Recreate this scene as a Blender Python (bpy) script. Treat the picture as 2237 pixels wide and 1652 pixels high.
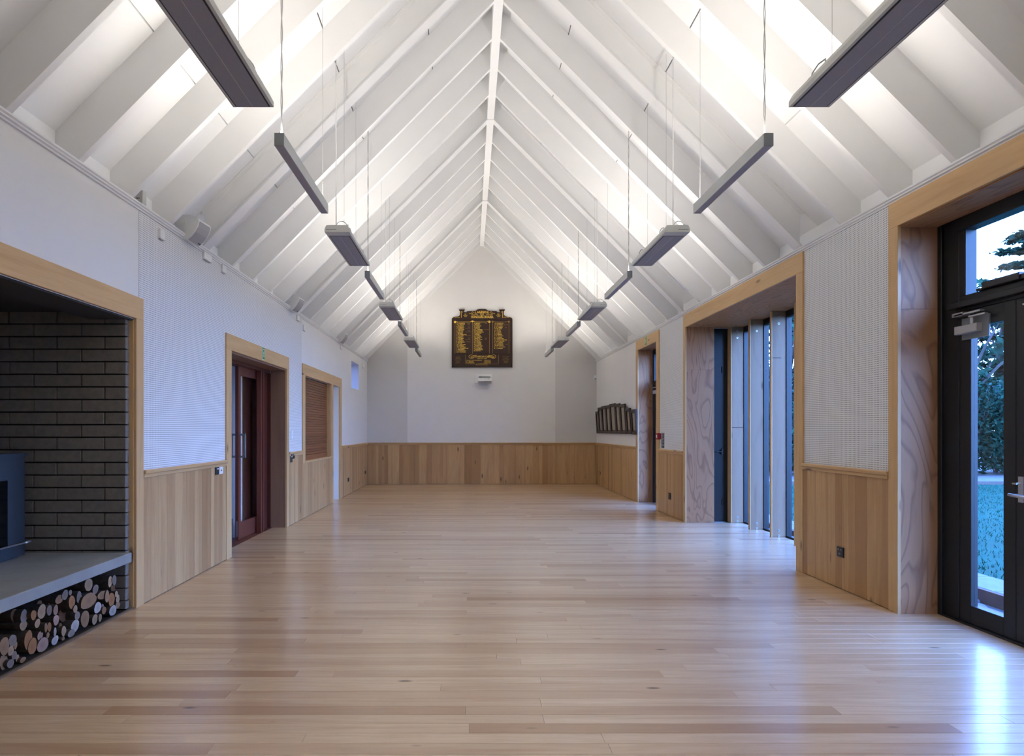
import bpy, bmesh, math, random
from mathutils import Vector, Matrix
random.seed(7)
R = random.Random(11)
for o in list(bpy.data.objects):
    bpy.data.objects.remove(o)
SC = bpy.context.scene
COL = SC.collection

# ------------------------------------------------------------------ camera
EYE = 1.356
F = 1280.0                     # focal length in pixels of the 2237 px wide frame
cam_d = bpy.data.cameras.new('camera')
cam_d.sensor_fit = 'HORIZONTAL'; cam_d.sensor_width = 36.0
cam_d.lens = 36.0 * F / 2237.0
cam_d.shift_x = (1118.5 - 1025.0) / 2237.0
cam_d.shift_y = (939.5 - 826.0) / 2237.0
cam_d.clip_start = 0.05; cam_d.clip_end = 500
cam = bpy.data.objects.new('camera', cam_d); COL.objects.link(cam)
cam.location = (0, 0, EYE); cam.rotation_euler = (math.pi / 2, 0, 0)
SC.camera = cam

# ------------------------------------------------------------------ world: dusk sky, view settings
W = bpy.data.worlds.new('dusk_sky'); SC.world = W
W.use_nodes = True
nt = W.node_tree; nt.nodes.clear()
wo = nt.nodes.new('ShaderNodeOutputWorld'); bg = nt.nodes.new('ShaderNodeBackground')
tc = nt.nodes.new('ShaderNodeTexCoord'); sx = nt.nodes.new('ShaderNodeSeparateXYZ'); rp = nt.nodes.new('ShaderNodeValToRGB')
nt.links.new(tc.outputs['Generated'], sx.inputs[0]); nt.links.new(sx.outputs[2], rp.inputs[0])
nt.links.new(rp.outputs[0], bg.inputs[0]); nt.links.new(bg.outputs[0], wo.inputs[0])
els = rp.color_ramp.elements
els[0].position = 0.0; els[0].color = (0.205, 0.415, 1.0, 1)
els[1].position = 1.0; els[1].color = (0.068, 0.185, 0.80, 1)
e = els.new(0.40); e.color = (0.158, 0.355, 1.0, 1)
bg.inputs[1].default_value = 24.0
SKY_STRENGTH = bg.inputs[1].default_value
SC.view_settings.view_transform = 'Standard'
try: SC.view_settings.look = 'None'
except Exception: pass
SC.view_settings.gamma = 1.0
SC.view_settings.use_curve_mapping = False
SC.view_settings.exposure = 0.14
LAMP_W = 27.0                  # watts of each uplighter
LAMP_COL = (1.0, 0.935, 0.845)

# ------------------------------------------------------------------ dimensions
XL, XR = -2.552, 3.182         # wall faces
YB, YF = 14.65, -3.5
XM = (XL + XR) / 2
ZT = 3.10                      # wall top, rafter undersides start here
K = 1.0103                     # roof slope
NRM = math.sqrt(1 + K * K)
RD = 0.24                      # rafter depth
RIDGE_Z = 5.946
def yl(x): return 2.552 * F / (1025.0 - x)
def yr(x): return 3.182 * F / (x - 1025.0)
def zpx(y, Y): return EYE + (939.5 - y) * Y / F
def xpx(x, Y): return (x - 1025.0) * Y / F

# ------------------------------------------------------------------ materials
def nmat(name):
    m = bpy.data.materials.new(name); m.use_nodes = True
    t = m.node_tree; t.nodes.clear()
    out = t.nodes.new('ShaderNodeOutputMaterial'); b = t.nodes.new('ShaderNodeBsdfPrincipled')
    t.links.new(b.outputs[0], out.inputs[0])
    return m, t, b
def link(t, a, b): t.links.new(a, b)
def math_n(t, op, a, b=None, c=None):
    n = t.nodes.new('ShaderNodeMath'); n.operation = op
    for i, v in enumerate((a, b, c)):
        if v is None: continue
        if isinstance(v, (int, float)): n.inputs[i].default_value = v
        else: t.links.new(v, n.inputs[i])
    return n.outputs[0]
def mix_c(t, fac, a, b, mode='MIX'):
    n = t.nodes.new('ShaderNodeMix'); n.data_type = 'RGBA'; n.blend_type = mode
    if isinstance(fac, (int, float)): n.inputs[0].default_value = fac
    else: t.links.new(fac, n.inputs[0])
    for i, v in ((6, a), (7, b)):
        if isinstance(v, tuple): n.inputs[i].default_value = v + (1,) if len(v) == 3 else v
        else: t.links.new(v, n.inputs[i])
    return n.outputs[2]
def noise_n(t, vec, scale, detail=3.0, rough=0.55, dist=0.0):
    n = t.nodes.new('ShaderNodeTexNoise')
    n.inputs['Scale'].default_value = scale; n.inputs['Detail'].default_value = detail
    n.inputs['Roughness'].default_value = rough; n.inputs['Distortion'].default_value = dist
    t.links.new(vec, n.inputs['Vector'])
    return n.outputs[0]
def ramp_n(t, v, stops):
    n = t.nodes.new('ShaderNodeValToRGB'); e = n.color_ramp.elements
    while len(e) < len(stops): e.new(0.5)
    for i, (p, c) in enumerate(stops):
        e[i].position = p; e[i].color = (c, c, c, 1) if isinstance(c, (int, float)) else c + (1,)
    t.links.new(v, n.inputs[0])
    return n.outputs[0]
def pos_n(t): return t.nodes.new('ShaderNodeNewGeometry').outputs['Position']
def vscale(t, vec, s, add=None):
    n = t.nodes.new('ShaderNodeVectorMath'); n.operation = 'MULTIPLY'; n.inputs[1].default_value = s
    t.links.new(vec, n.inputs[0]); o = n.outputs[0]
    if add is not None:
        n2 = t.nodes.new('ShaderNodeVectorMath'); n2.operation = 'ADD'
        t.links.new(o, n2.inputs[0]); t.links.new(add, n2.inputs[1]); o = n2.outputs[0]
    return o
def bump_n(t, b, h, strength, dist=0.01):
    n = t.nodes.new('ShaderNodeBump'); n.inputs['Strength'].default_value = strength; n.inputs['Distance'].default_value = dist
    t.links.new(h, n.inputs['Height']); t.links.new(n.outputs[0], b.inputs['Normal'])

def plain(name, col, rough=0.6, metal=0.0, var=0.06, vs=6.0, bump=0.0, bs=180.0, spec=0.5):
    m, t, b = nmat(name)
    p = pos_n(t)
    n = noise_n(t, p, vs, 3.0)
    v = ramp_n(t, n, [(0.25, 1 - var), (0.75, 1 + 0.0)])
    c = mix_c(t, 1.0, tuple(col), v, 'MULTIPLY')
    link(t, c, b.inputs['Base Color'])
    b.inputs['Roughness'].default_value = rough; b.inputs['Metallic'].default_value = metal
    b.inputs['Specular IOR Level'].default_value = spec
    if bump: bump_n(t, b, noise_n(t, p, bs, 2.0), bump, 0.002)
    return m

def wood(name, light, mid, dark, axis, rough=0.45, tone='object', knots=True, spec=0.4, stretch=14.0, fine=45.0, coat=0.0, tone_amt=1.0, kr=0.125):
    """timber with grain running along an axis; tone per board comes from the object's colour or a face attribute"""
    m, t, b = nmat(name)
    p = pos_n(t)
    oi = t.nodes.new('ShaderNodeObjectInfo')
    if tone == 'object':
        s = t.nodes.new('ShaderNodeSeparateColor'); link(t, oi.outputs['Color'], s.inputs[0]); tn = s.outputs[0]; rnd = oi.outputs['Random']
    else:
        a = t.nodes.new('ShaderNodeAttribute'); a.attribute_name = 'tone'; tn = a.outputs['Fac']
        rnd = math_n(t, 'FRACT', math_n(t, 'MULTIPLY', tn, 91.7))
    cx = t.nodes.new('ShaderNodeCombineXYZ')
    for i in range(3): link(t, math_n(t, 'MULTIPLY', rnd, (17.3, 41.1, 29.7)[i]), cx.inputs[i])
    sc = [1.0, 1.0, 1.0]; sc['XYZ'.index(axis)] = 1.0 / stretch
    v = vscale(t, p, tuple(sc), cx.outputs[0])
    n1 = noise_n(t, v, fine, 4.0, 0.6, 0.4)
    n2 = noise_n(t, v, 9.0, 2.0, 0.5, 0.8)
    g = ramp_n(t, n1, [(0.32, 0.0), (0.70, 1.0)])
    base = mix_c(t, tn, tuple(light), tuple(dark)) if tone_amt else tuple(light)
    col = mix_c(t, math_n(t, 'MULTIPLY', g, 0.55), base, tuple(mid))
    col = mix_c(t, ramp_n(t, n2, [(0.50, 0.0), (0.78, 0.45)]), col, tuple(dark))
    if knots:
        vo = t.nodes.new('ShaderNodeTexVoronoi'); vo.inputs['Scale'].default_value = 5.0
        ks = [1.0, 1.0, 1.0]; ks['XYZ'.index(axis)] = 0.32
        kv = vscale(t, p, tuple(ks), cx.outputs[0]); link(t, kv, vo.inputs['Vector'])
        kf = ramp_n(t, vo.outputs['Distance'], [(kr * 0.44, 1.0), (kr, 0.0)])
        col = mix_c(t, math_n(t, 'MULTIPLY', kf, 0.85), col, (0.10, 0.05, 0.025))
    link(t, col, b.inputs['Base Color'])
    b.inputs['Roughness'].default_value = rough; b.inputs['Specular IOR Level'].default_value = spec
    if coat:
        b.inputs['Coat Weight'].default_value = coat; b.inputs['Coat Roughness'].default_value = 0.19
    bump_n(t, b, n1, 0.06, 0.002)
    return m

def plywood(name, light, dark, axis='Z', rough=0.55):
    """rotary cut veneer: flame-shaped contour bands"""
    m, t, b = nmat(name)
    p = pos_n(t)
    oi = t.nodes.new('ShaderNodeObjectInfo'); cx = t.nodes.new('ShaderNodeCombineXYZ')
    for i in range(3): link(t, math_n(t, 'MULTIPLY', oi.outputs['Random'], (7.3, 4.1, 9.7)[i]), cx.inputs[i])
    sc = [1.0, 1.0, 1.0]; sc['XYZ'.index(axis)] = 0.28
    v = vscale(t, p, tuple(sc), cx.outputs[0])
    big = noise_n(t, v, 2.6, 2.5, 0.5, 0.6)
    w = math_n(t, 'FRACT', math_n(t, 'MULTIPLY', big, 14.0))
    band = ramp_n(t, w, [(0.0, 0.9), (0.16, 0.15), (0.75, 0.25), (1.0, 0.9)])
    f = noise_n(t, vscale(t, p, tuple(1.0 if a != axis else 0.05 for a in 'XYZ')), 90.0, 2.0)
    fac = math_n(t, 'ADD', math_n(t, 'MULTIPLY', band, 0.75), math_n(t, 'MULTIPLY', f, 0.22))
    col = mix_c(t, fac, tuple(light), tuple(dark))
    link(t, col, b.inputs['Base Color']); b.inputs['Roughness'].default_value = rough
    bump_n(t, b, f, 0.05, 0.002)
    return m

def perforated(name):
    """white acoustic sheet with a square grid of small round holes"""
    m, t, b = nmat(name)
    p = pos_n(t); s = t.nodes.new('ShaderNodeSeparateXYZ'); link(t, p, s.inputs[0])
    pit = 0.0168
    def cell(o): return math_n(t, 'SUBTRACT', math_n(t, 'FRACT', math_n(t, 'MULTIPLY', o, 1 / pit)), 0.5)
    a, c = cell(s.outputs[1]), cell(s.outputs[2])
    d = math_n(t, 'SQRT', math_n(t, 'ADD', math_n(t, 'MULTIPLY', a, a), math_n(t, 'MULTIPLY', c, c)))
    h = ramp_n(t, d, [(0.19, 1.0), (0.25, 0.0)])
    col = mix_c(t, h, (0.80, 0.80, 0.80), (0.10, 0.10, 0.105))
    link(t, col, b.inputs['Base Color']); b.inputs['Roughness'].default_value = 0.7
    return m

def glass_m(name, tint=(0.97, 0.985, 0.98)):
    m = bpy.data.materials.new(name); m.use_nodes = True
    t = m.node_tree; t.nodes.clear()
    out = t.nodes.new('ShaderNodeOutputMaterial'); tr = t.nodes.new('ShaderNodeBsdfTransparent'); gl = t.nodes.new('ShaderNodeBsdfGlossy')
    lw = t.nodes.new('ShaderNodeLayerWeight'); lw.inputs[0].default_value = 0.5
    pw = math_n(t, 'POWER', lw.outputs['Facing'], 4.0); fac = math_n(t, 'MULTIPLY_ADD', pw, 0.45, 0.035)
    mx = t.nodes.new('ShaderNodeMixShader'); tr.inputs[0].default_value = tint + (1,); gl.inputs['Roughness'].default_value = 0.02
    t.links.new(fac, mx.inputs[0]); t.links.new(tr.outputs[0], mx.inputs[1]); t.links.new(gl.outputs[0], mx.inputs[2])
    t.links.new(mx.outputs[0], out.inputs[0])
    return m

def emit_m(name, col, s):
    m = bpy.data.materials.new(name); m.use_nodes = True
    t = m.node_tree; t.nodes.clear()
    out = t.nodes.new('ShaderNodeOutputMaterial'); em = t.nodes.new('ShaderNodeEmission')
    em.inputs[0].default_value = col + (1,); em.inputs[1].default_value = s
    t.links.new(em.outputs[0], out.inputs[0]); return m

def leaf_m(name, a, bcol):
    m, t, b = nmat(name)
    n = noise_n(t, pos_n(t), 1.7, 3.0)
    col = mix_c(t, ramp_n(t, n, [(0.3, 0.0), (0.7, 1.0)]), a, bcol)
    link(t, col, b.inputs['Base Color']); b.inputs['Roughness'].default_value = 0.9; b.inputs['Specular IOR Level'].default_value = 0.08
    return m

def end_grain(name):
    """sawn log end: growth rings about the object's own centre, tone from the object's colour"""
    m, t, b = nmat(name)
    tcn = t.nodes.new('ShaderNodeTexCoord'); s = t.nodes.new('ShaderNodeSeparateXYZ'); link(t, tcn.outputs['Object'], s.inputs[0])
    d = math_n(t, 'SQRT', math_n(t, 'ADD', math_n(t, 'MULTIPLY', s.outputs[1], s.outputs[1]), math_n(t, 'MULTIPLY', s.outputs[2], s.outputs[2])))
    nz = noise_n(t, tcn.outputs['Object'], 30.0, 3.0)
    rg = math_n(t, 'FRACT', math_n(t, 'ADD', math_n(t, 'MULTIPLY', d, 120.0), math_n(t, 'MULTIPLY', nz, 1.6)))
    oi = t.nodes.new('ShaderNodeObjectInfo')
    c = mix_c(t, math_n(t, 'MULTIPLY', rg, 0.22), oi.outputs['Color'], (0.16, 0.07, 0.03))
    heart = ramp_n(t, d, [(0.008, 0.55), (0.03, 0.0)])
    c = mix_c(t, math_n(t, 'MULTIPLY', heart, nz), c, (0.14, 0.05, 0.02))
    link(t, c, b.inputs['Base Color']); b.inputs['Roughness'].default_value = 0.85
    return m

M = {}
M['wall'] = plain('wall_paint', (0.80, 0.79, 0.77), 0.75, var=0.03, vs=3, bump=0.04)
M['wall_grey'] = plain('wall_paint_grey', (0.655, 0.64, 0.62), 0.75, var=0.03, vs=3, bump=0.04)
M['ceil'] = plain('ceiling_paint', (0.86, 0.86, 0.86), 0.7, var=0.02, vs=2)
M['rafter'] = plain('rafter_paint', (0.84, 0.84, 0.835), 0.6, var=0.04, vs=2.5, bump=0.05, bs=60)
M['perf'] = perforated('perforated_sheet')
FL, FM, FD = (0.68, 0.49, 0.295), (0.47, 0.285, 0.14), (0.33, 0.165, 0.07)
M['floor'] = wood('floor_board', FL, FM, FD, 'X', rough=0.34, knots=True, spec=0.5, coat=0.8, kr=0.075)
M['floor_attr'] = wood('floor_board_joined', FL, FM, FD, 'X', rough=0.34, tone='attr', knots=True, spec=0.5, coat=0.8, kr=0.075)
M['joint'] = plain('joint_dark', (0.10, 0.06, 0.035), 0.8)  # plain dark brown showing in board joints, sheet gaps and post splits
WL, WM_, WD = (0.62, 0.405, 0.20), (0.43, 0.245, 0.108), (0.26, 0.122, 0.045)
M['wains'] = wood('wainscot_board', WL, WM_, WD, 'Z', rough=0.42)
M['trim_z'] = wood('casing_timber_upright', (0.66, 0.44, 0.22), (0.52, 0.31, 0.13), (0.40, 0.21, 0.08), 'Z', rough=0.45, knots=True)
M['trim_y'] = wood('casing_timber_level', (0.66, 0.44, 0.22), (0.52, 0.31, 0.13), (0.40, 0.21, 0.08), 'Y', rough=0.45, knots=True)
M['trim_x'] = wood('rail_timber', (0.60, 0.40, 0.20), (0.46, 0.27, 0.11), (0.36, 0.19, 0.07), 'X', rough=0.45, knots=False)
M['ply'] = plywood('plywood_upright', (0.46, 0.235, 0.105), (0.22, 0.09, 0.036), 'Z')
M['ply_soffit'] = plywood('plywood_soffit', (0.46, 0.235, 0.105), (0.22, 0.09, 0.036), 'Y')
M['post'] = wood('laminated_post', (0.31, 0.205, 0.125), (0.24, 0.145, 0.08), (0.13, 0.065, 0.032), 'Z', rough=0.6, knots=True, fine=26, stretch=8)
M['alu'] = plain('black_aluminium', (0.013, 0.014, 0.016), 0.42, var=0.1, spec=0.4)
M['glass'] = glass_m('window_glass')
M['glass_dim'] = glass_m('dimming_glass', (0.30, 0.33, 0.38))  # tint added only to dim the daylight entering the niche
M['steel'] = plain('satin_steel', (0.52, 0.52, 0.53), 0.35, metal=0.8, var=0.05)
M['silver_paint'] = plain('silver_paint', (0.42, 0.41, 0.42), 0.5, var=0.05)
M['mahog'] = wood('mahogany', (0.17, 0.045, 0.028), (0.11, 0.027, 0.017), (0.07, 0.017, 0.011), 'Z', rough=0.4, knots=False)
M['reveal_d'] = wood('sapele_lining', (0.30, 0.175, 0.115), (0.23, 0.125, 0.08), (0.17, 0.09, 0.055), 'Z', rough=0.5, knots=False)
M['shutter'] = wood('shutter_slat', (0.27, 0.105, 0.042), (0.20, 0.072, 0.027), (0.12, 0.04, 0.015), 'Y', rough=0.4, knots=False)
M['black'] = plain('black_plastic', (0.012, 0.012, 0.013), 0.4)
M['white_pl'] = plain('white_plastic', (0.84, 0.84, 0.83), 0.45, var=0.02)
M['grey_pl'] = plain('grey_plastic', (0.50, 0.49, 0.46), 0.5, var=0.03)
M['white_lac'] = plain('white_lacquer', (0.80, 0.80, 0.80), 0.4, var=0.02)
M['case'] = plain('heater_case', (0.60, 0.61, 0.575), 0.5, var=0.04)
M['element'] = plain('heater_element', (0.33, 0.325, 0.37), 0.6, var=0.15, vs=300)
M['bar'] = plain('bar_anodised', (0.50, 0.52, 0.52), 0.45, metal=0.25, var=0.04)
M['bar_end'] = plain('bar_end_cap', (0.20, 0.22, 0.24), 0.5, var=0.04)
M['diff'] = plain('bar_diffuser', (0.36, 0.345, 0.39), 0.6, var=0.06, vs=60)
M['lit'] = emit_m('lit_diffuser', LAMP_COL, 6.0)
M['wire'] = plain('wire_steel', (0.45, 0.45, 0.45), 0.4, metal=0.6)
M['flex'] = plain('flex_white', (0.68, 0.68, 0.67), 0.5)
M['brick'] = plain('concrete_brick', (0.215, 0.195, 0.168), 0.9, var=0.30, vs=22, bump=0.5, bs=110)
M['mortar'] = plain('dark_mortar', (0.018, 0.016, 0.014), 0.95, var=0.2, vs=60)
M['soffit_dark'] = plain('dark_soffit', (0.035, 0.033, 0.032), 0.9, var=0.1)  # one near-black base colour for the recess soffit and head underside
M['concrete'] = plain('hearth_concrete', (0.29, 0.29, 0.28), 0.6, var=0.22, vs=5, bump=0.08, bs=120)
M['stove'] = plain('stove_steel', (0.030, 0.036, 0.046), 0.5, var=0.08, vs=40)
M['stove_gl'] = plain('stove_glass', (0.004, 0.004, 0.005), 0.12, var=0.0)
M['bark'] = plain('log_bark', (0.085, 0.062, 0.048), 0.95, var=0.6, vs=38, bump=0.8, bs=70)
M['end'] = end_grain('log_end')
M['board'] = wood('honours_timber', (0.040, 0.014, 0.008), (0.026, 0.010, 0.006), (0.018, 0.007, 0.004), 'Z', rough=0.35, knots=False)
M['gold'] = plain('gold_leaf', (0.92, 0.60, 0.09), 0.45, metal=0.0, var=0.08, vs=40)
M['gold_dull'] = plain('dull_gold_paint', (0.34, 0.19, 0.04), 0.5, var=0.1)
M['frame_w'] = plain('dark_frame_wood', (0.028, 0.013, 0.009), 0.4, var=0.2, vs=30)
M['photo'] = plain('old_photograph', (0.42, 0.38, 0.31), 0.5, var=0.45, vs=26)
M['mount'] = plain('picture_mount', (0.13, 0.085, 0.05), 0.7, var=0.2)
M['green'] = plain('exit_green', (0.01, 0.20, 0.06), 0.45, var=0.02)
M['pale_green'] = plain('photoluminescent', (0.55, 0.72, 0.50), 0.5, var=0.02)
M['red'] = plain('alarm_red', (0.36, 0.02, 0.025), 0.4, var=0.03)
M['navy'] = plain('sign_navy', (0.03, 0.045, 0.11), 0.5, var=0.03)
M['lobby_floor'] = plain('dark_tile', (0.06, 0.065, 0.07), 0.45, var=0.15)
M['grass'] = leaf_m('lawn_grass', (0.006, 0.062, 0.038), (0.004, 0.044, 0.027))
M['gravel'] = plain('path_gravel', (0.15, 0.15, 0.15), 0.95, spec=0.15, var=0.3, vs=40)
M['edge'] = plain('edging_timber', (0.09, 0.07, 0.06), 0.9, var=0.2)
M['corten'] = plain('rusty_edging', (0.11, 0.045, 0.03), 0.85, var=0.3, vs=14)
M['paver'] = plain('pale_paver', (0.16, 0.16, 0.155), 0.85, spec=0.15, var=0.2, vs=9)
M['stone'] = plain('river_stone', (0.09, 0.095, 0.10), 0.75, spec=0.15, var=0.3, vs=20)
M['leaf_a'] = leaf_m('foliage_dark', (0.008, 0.030, 0.016), (0.005, 0.020, 0.011))
M['leaf_b'] = leaf_m('foliage_mid', (0.024, 0.085, 0.052), (0.012, 0.050, 0.030))
M['leaf_c'] = leaf_m('foliage_grey', (0.045, 0.105, 0.085), (0.024, 0.065, 0.050))
M['trunk'] = plain('tree_bark', (0.07, 0.055, 0.045), 0.95, var=0.4, vs=12)
M['clad'] = plain('exterior_cladding', (0.10, 0.09, 0.08), 0.8, var=0.2)

# ------------------------------------------------------------------ mesh helpers
WLOC = {}
def props(o, label=None, cat=None, group=None, kind=None):
    if label: o['label'] = label
    if cat: o['category'] = cat
    if group: o['group'] = group
    if kind: o['kind'] = kind
    return o
def empty(name, loc, label=None, cat=None, group=None, kind=None):
    o = bpy.data.objects.new(name, None); COL.objects.link(o); o.location = loc
    o.empty_display_size = 0.1
    WLOC[o.name] = Vector(loc)
    return props(o, label, cat, group, kind)
class G:
    """collects faces in world coordinates"""
    def __init__(s): s.v = []; s.f = []; s.mi = []; s.tone = []
    def add(s, vs, fs, mi=0, tone=0.0):
        b = len(s.v); s.v += [tuple(p) for p in vs]
        for f in fs: s.f.append(tuple(b + i for i in f)); s.mi.append(mi); s.tone.append(tone)
    def box(s, lo, hi, mi=0):
        x0, y0, z0 = lo; x1, y1, z1 = hi
        x0, x1 = min(x0, x1), max(x0, x1); y0, y1 = min(y0, y1), max(y0, y1); z0, z1 = min(z0, z1), max(z0, z1)
        s.add([(x0,y0,z0),(x1,y0,z0),(x1,y1,z0),(x0,y1,z0),(x0,y0,z1),(x1,y0,z1),(x1,y1,z1),(x0,y1,z1)],
              [(0,3,2,1),(4,5,6,7),(0,1,5,4),(1,2,6,5),(2,3,7,6),(3,0,4,7)], mi)
        return s
    def cham(s, lo, hi, axis, sign, c, mi=0, tone=0.0):
        """box whose face on side axis/sign has chamfered edges"""
        lo = [min(a, b) for a, b in zip(lo, hi)] if False else list(lo); hi = list(hi)
        for i in range(3):
            if lo[i] > hi[i]: lo[i], hi[i] = hi[i], lo[i]
        u, w = [(1, 2), (2, 0), (0, 1)][axis]
        back, front = (lo[axis], hi[axis]) if sign > 0 else (hi[axis], lo[axis])
        mid = front - sign * c
        def P(a, b_, h):
            p = [0, 0, 0]; p[axis] = h; p[u] = a; p[w] = b_; return tuple(p)
        q = [(lo[u], lo[w]), (hi[u], lo[w]), (hi[u], hi[w]), (lo[u], hi[w])]
        qi = [(lo[u] + c, lo[w] + c), (hi[u] - c, lo[w] + c), (hi[u] - c, hi[w] - c), (lo[u] + c, hi[w] - c)]
        vs = [P(a, b_, back) for a, b_ in q] + [P(a, b_, mid) for a, b_ in q] + [P(a, b_, front) for a, b_ in qi]
        fs = [(3, 2, 1, 0), (8, 9, 10, 11)]
        for i in range(4):
            j = (i + 1) % 4
            fs += [(i, j, 4 + j, 4 + i), (4 + i, 4 + j, 8 + j, 8 + i)]
        if sign < 0: fs = [tuple(reversed(f)) for f in fs]
        s.add(vs, fs, mi, tone); return s
    def prism(s, poly, axis, a, b, mi=0):
        """polygon (2D, in the two other axes in order) extruded along axis from a to b"""
        n = len(poly); o = [i for i in range(3) if i != axis]
        def P(p, h):
            q = [0, 0, 0]; q[axis] = h; q[o[0]] = p[0]; q[o[1]] = p[1]; return tuple(q)
        vs = [P(p, a) for p in poly] + [P(p, b) for p in poly]
        fs = [tuple(range(n)), tuple(reversed(range(n, 2 * n)))] + [(i, n + i, n + (i + 1) % n, (i + 1) % n) for i in range(n)]
        s.add(vs, fs, mi); return s
    def tube(s, pts, r, n=6, mi=0, cap=True):
        pts = [Vector(p) for p in pts]; rings = []
        rr = r if isinstance(r, (list, tuple)) else [r] * len(pts)
        prev = None
        for i, p in enumerate(pts):
            t = (pts[min(i + 1, len(pts) - 1)] - pts[max(i - 1, 0)]).normalized()
            if prev is None:
                a = Vector((0, 0, 1)) if abs(t.z) < 0.9 else Vector((1, 0, 0))
            else: a = prev
            u = (a - t * a.dot(t)).normalized(); w = t.cross(u); prev = u
            rings.append([p + (u * math.cos(2 * math.pi * k / n) + w * math.sin(2 * math.pi * k / n)) * rr[i] for k in range(n)])
        vs = [q for g in rings for q in g]; fs = []
        for i in range(len(pts) - 1):
            for k in range(n):
                fs.append((i * n + k, i * n + (k + 1) % n, (i + 1) * n + (k + 1) % n, (i + 1) * n + k))
        if cap: fs += [tuple(reversed(range(n))), tuple((len(pts) - 1) * n + k for k in range(n))]
        s.add(vs, fs, mi); return s
    def disc(s, c, axis, r, h, n=16, mi=0):
        c = Vector(c); d = [0, 0, 0]; d[axis] = h
        return s.tube([c, c + Vector(d)], r, n, mi)
    def xf(s, m):
        s.v = [tuple(m @ Vector(p)) for p in s.v]; return s
    def obj(s, name, mats, parent=None, label=None, cat=None, group=None, kind=None, smooth=False, tone=None, centre=False, attr=False):
        lo = [min(p[i] for p in s.v) for i in range(3)]; hi = [max(p[i] for p in s.v) for i in range(3)]
        c = Vector(((lo[0] + hi[0]) / 2, (lo[1] + hi[1]) / 2, (lo[2] + hi[2]) / 2 if centre else lo[2]))
        me = bpy.data.meshes.new(name)
        me.from_pydata([tuple(Vector(p) - c) for p in s.v], [], s.f)
        if not isinstance(mats, (list, tuple)): mats = [mats]
        for m in mats: me.materials.append(M[m] if isinstance(m, str) else m)
        me.polygons.foreach_set('material_index', s.mi)
        if smooth: me.polygons.foreach_set('use_smooth', [True] * len(s.f))
        if attr:
            a = me.attributes.new('tone', 'FLOAT', 'FACE'); a.data.foreach_set('value', s.tone)
        me.update()
        bm = bmesh.new(); bm.from_mesh(me); bmesh.ops.recalc_face_normals(bm, faces=bm.faces); bm.to_mesh(me); bm.free()
        o = bpy.data.objects.new(name, me); COL.objects.link(o)
        WLOC[o.name] = c
        if parent is not None:
            o.parent = parent; o.location = c - WLOC[parent.name]
        else: o.location = c
        if tone is not None: o.color = (tone, tone, tone, 1) if isinstance(tone, (int, float)) else tuple(tone) + (1,)
        return props(o, label, cat, group, kind)
def copy_tree(o, delta, parent=None, label=None, top=True):
    c = o.copy(); COL.objects.link(c)
    WLOC[c.name] = WLOC.get(o.name, Vector()) + Vector(delta)
    if top: c.location = o.location + Vector(delta)
    c.parent = parent
    if label: c['label'] = label
    for ch in [k for k in bpy.data.objects if k.parent == o]:
        copy_tree(ch, delta, c, None, False)
    return c

# ------------------------------------------------------------------ ROOM SHELL
# floor: sub-floor plus boards laid across the hall
g = G(); g.box((XL - 0.30, YF, -0.12), (4.02, YB, -0.022))
floor = g.obj('floor', 'joint', label='pale timber strip floor with satin finish', cat='floor', kind='structure')
BW = 0.085
def row_limits(y):
    a, b = XL, XR
    if 5.665 < y < 8.58: b = 3.985
    elif 2.66 < y < 4.32: b = 3.455
    elif 9.91 < y < 10.99: b = 3.44
    if 6.24 < y < 8.134: a = -2.735
    elif 10.92 < y < 11.46: a = -2.64
    return a, b
forced = {4.723: [(-0.018, 2.166, 0.86)], 2.806: [(-1.75, -0.018, 0.80)], 3.92: [(-2.3, -0.72, 0.62)], 3.673: [(-2.5, -0.02, 0.55)],
          3.27: [(-0.75, 1.07, 0.45)], 3.12: [(-0.15, 1.6, 0.34)], 3.45: [(-1.4, 0.3, 0.36), (0.3, 1.9, 0.05)], 4.32: [(-1.0, -0.02, 0.42)], 5.6: [(1.9, 3.9, 0.55)],
          7.9: [(-1.2, 1.4, 0.5)], 9.3: [(-1.6, 0.9, 0.62)], 2.62: [(-2.4, 0.0, 0.12)], 2.45: [(-1.1, 0.6, 0.3)]}
rows = []
y = YF
while y < YB - 0.001:
    y1 = min(y + BW, YB); rows.append((y, y1)); y = y1
def pick_tone():
    q = R.random()
    if q < 0.08: return R.uniform(0.55, 0.85)
    if q < 0.30: return R.uniform(0.26, 0.5)
    return R.uniform(0.0, 0.22)
joined = G(); nb = 0
order = []
for (a, b) in rows:
    yc = (a + b) / 2
    lo, hi = row_limits(yc)
    segs = []
    fz = [s for k, s in forced.items() if a <= k < b]
    x = lo
    if fz:
        cuts = sorted(fz[0])
        while x < hi - 0.01:
            nxt = next((c for c in cuts if abs(c[0] - x) < 0.02), None)
            if nxt: segs.append((x, min(nxt[1], hi), nxt[2])); x = min(nxt[1], hi); continue
            ahead = [c[0] for c in cuts if c[0] > x + 0.02]
            e = min(x + R.uniform(0.9, 2.6), hi)
            if ahead: e = min(e, ahead[0]) if e > ahead[0] - 0.4 else e
            segs.append((x, e, pick_tone())); x = e
    else:
        first = R.uniform(0.4, 2.4)
        while x < hi - 0.01:
            e = min(x + first, hi)
            if hi - e < 0.35: e = hi
            segs.append((x, e, pick_tone())); x = e; first = R.uniform(1.0, 3.0)
    for s in segs: order.append((a, b) + s)
for (a, b, x0, x1, tn) in order:
    lo = (x0 + 0.0004, a + 0.0006, -0.020); hi = (x1 - 0.0004, b - 0.0006, 0.0)
    if a >= 2.30 and nb < 298:
        G().cham(lo, hi, 2, 1, 0.0008).obj('floor_board', 'floor', floor, tone=tn); nb += 1
    else:
        joined.cham(lo, hi, 2, 1, 0.0008, 0, tn)
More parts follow.
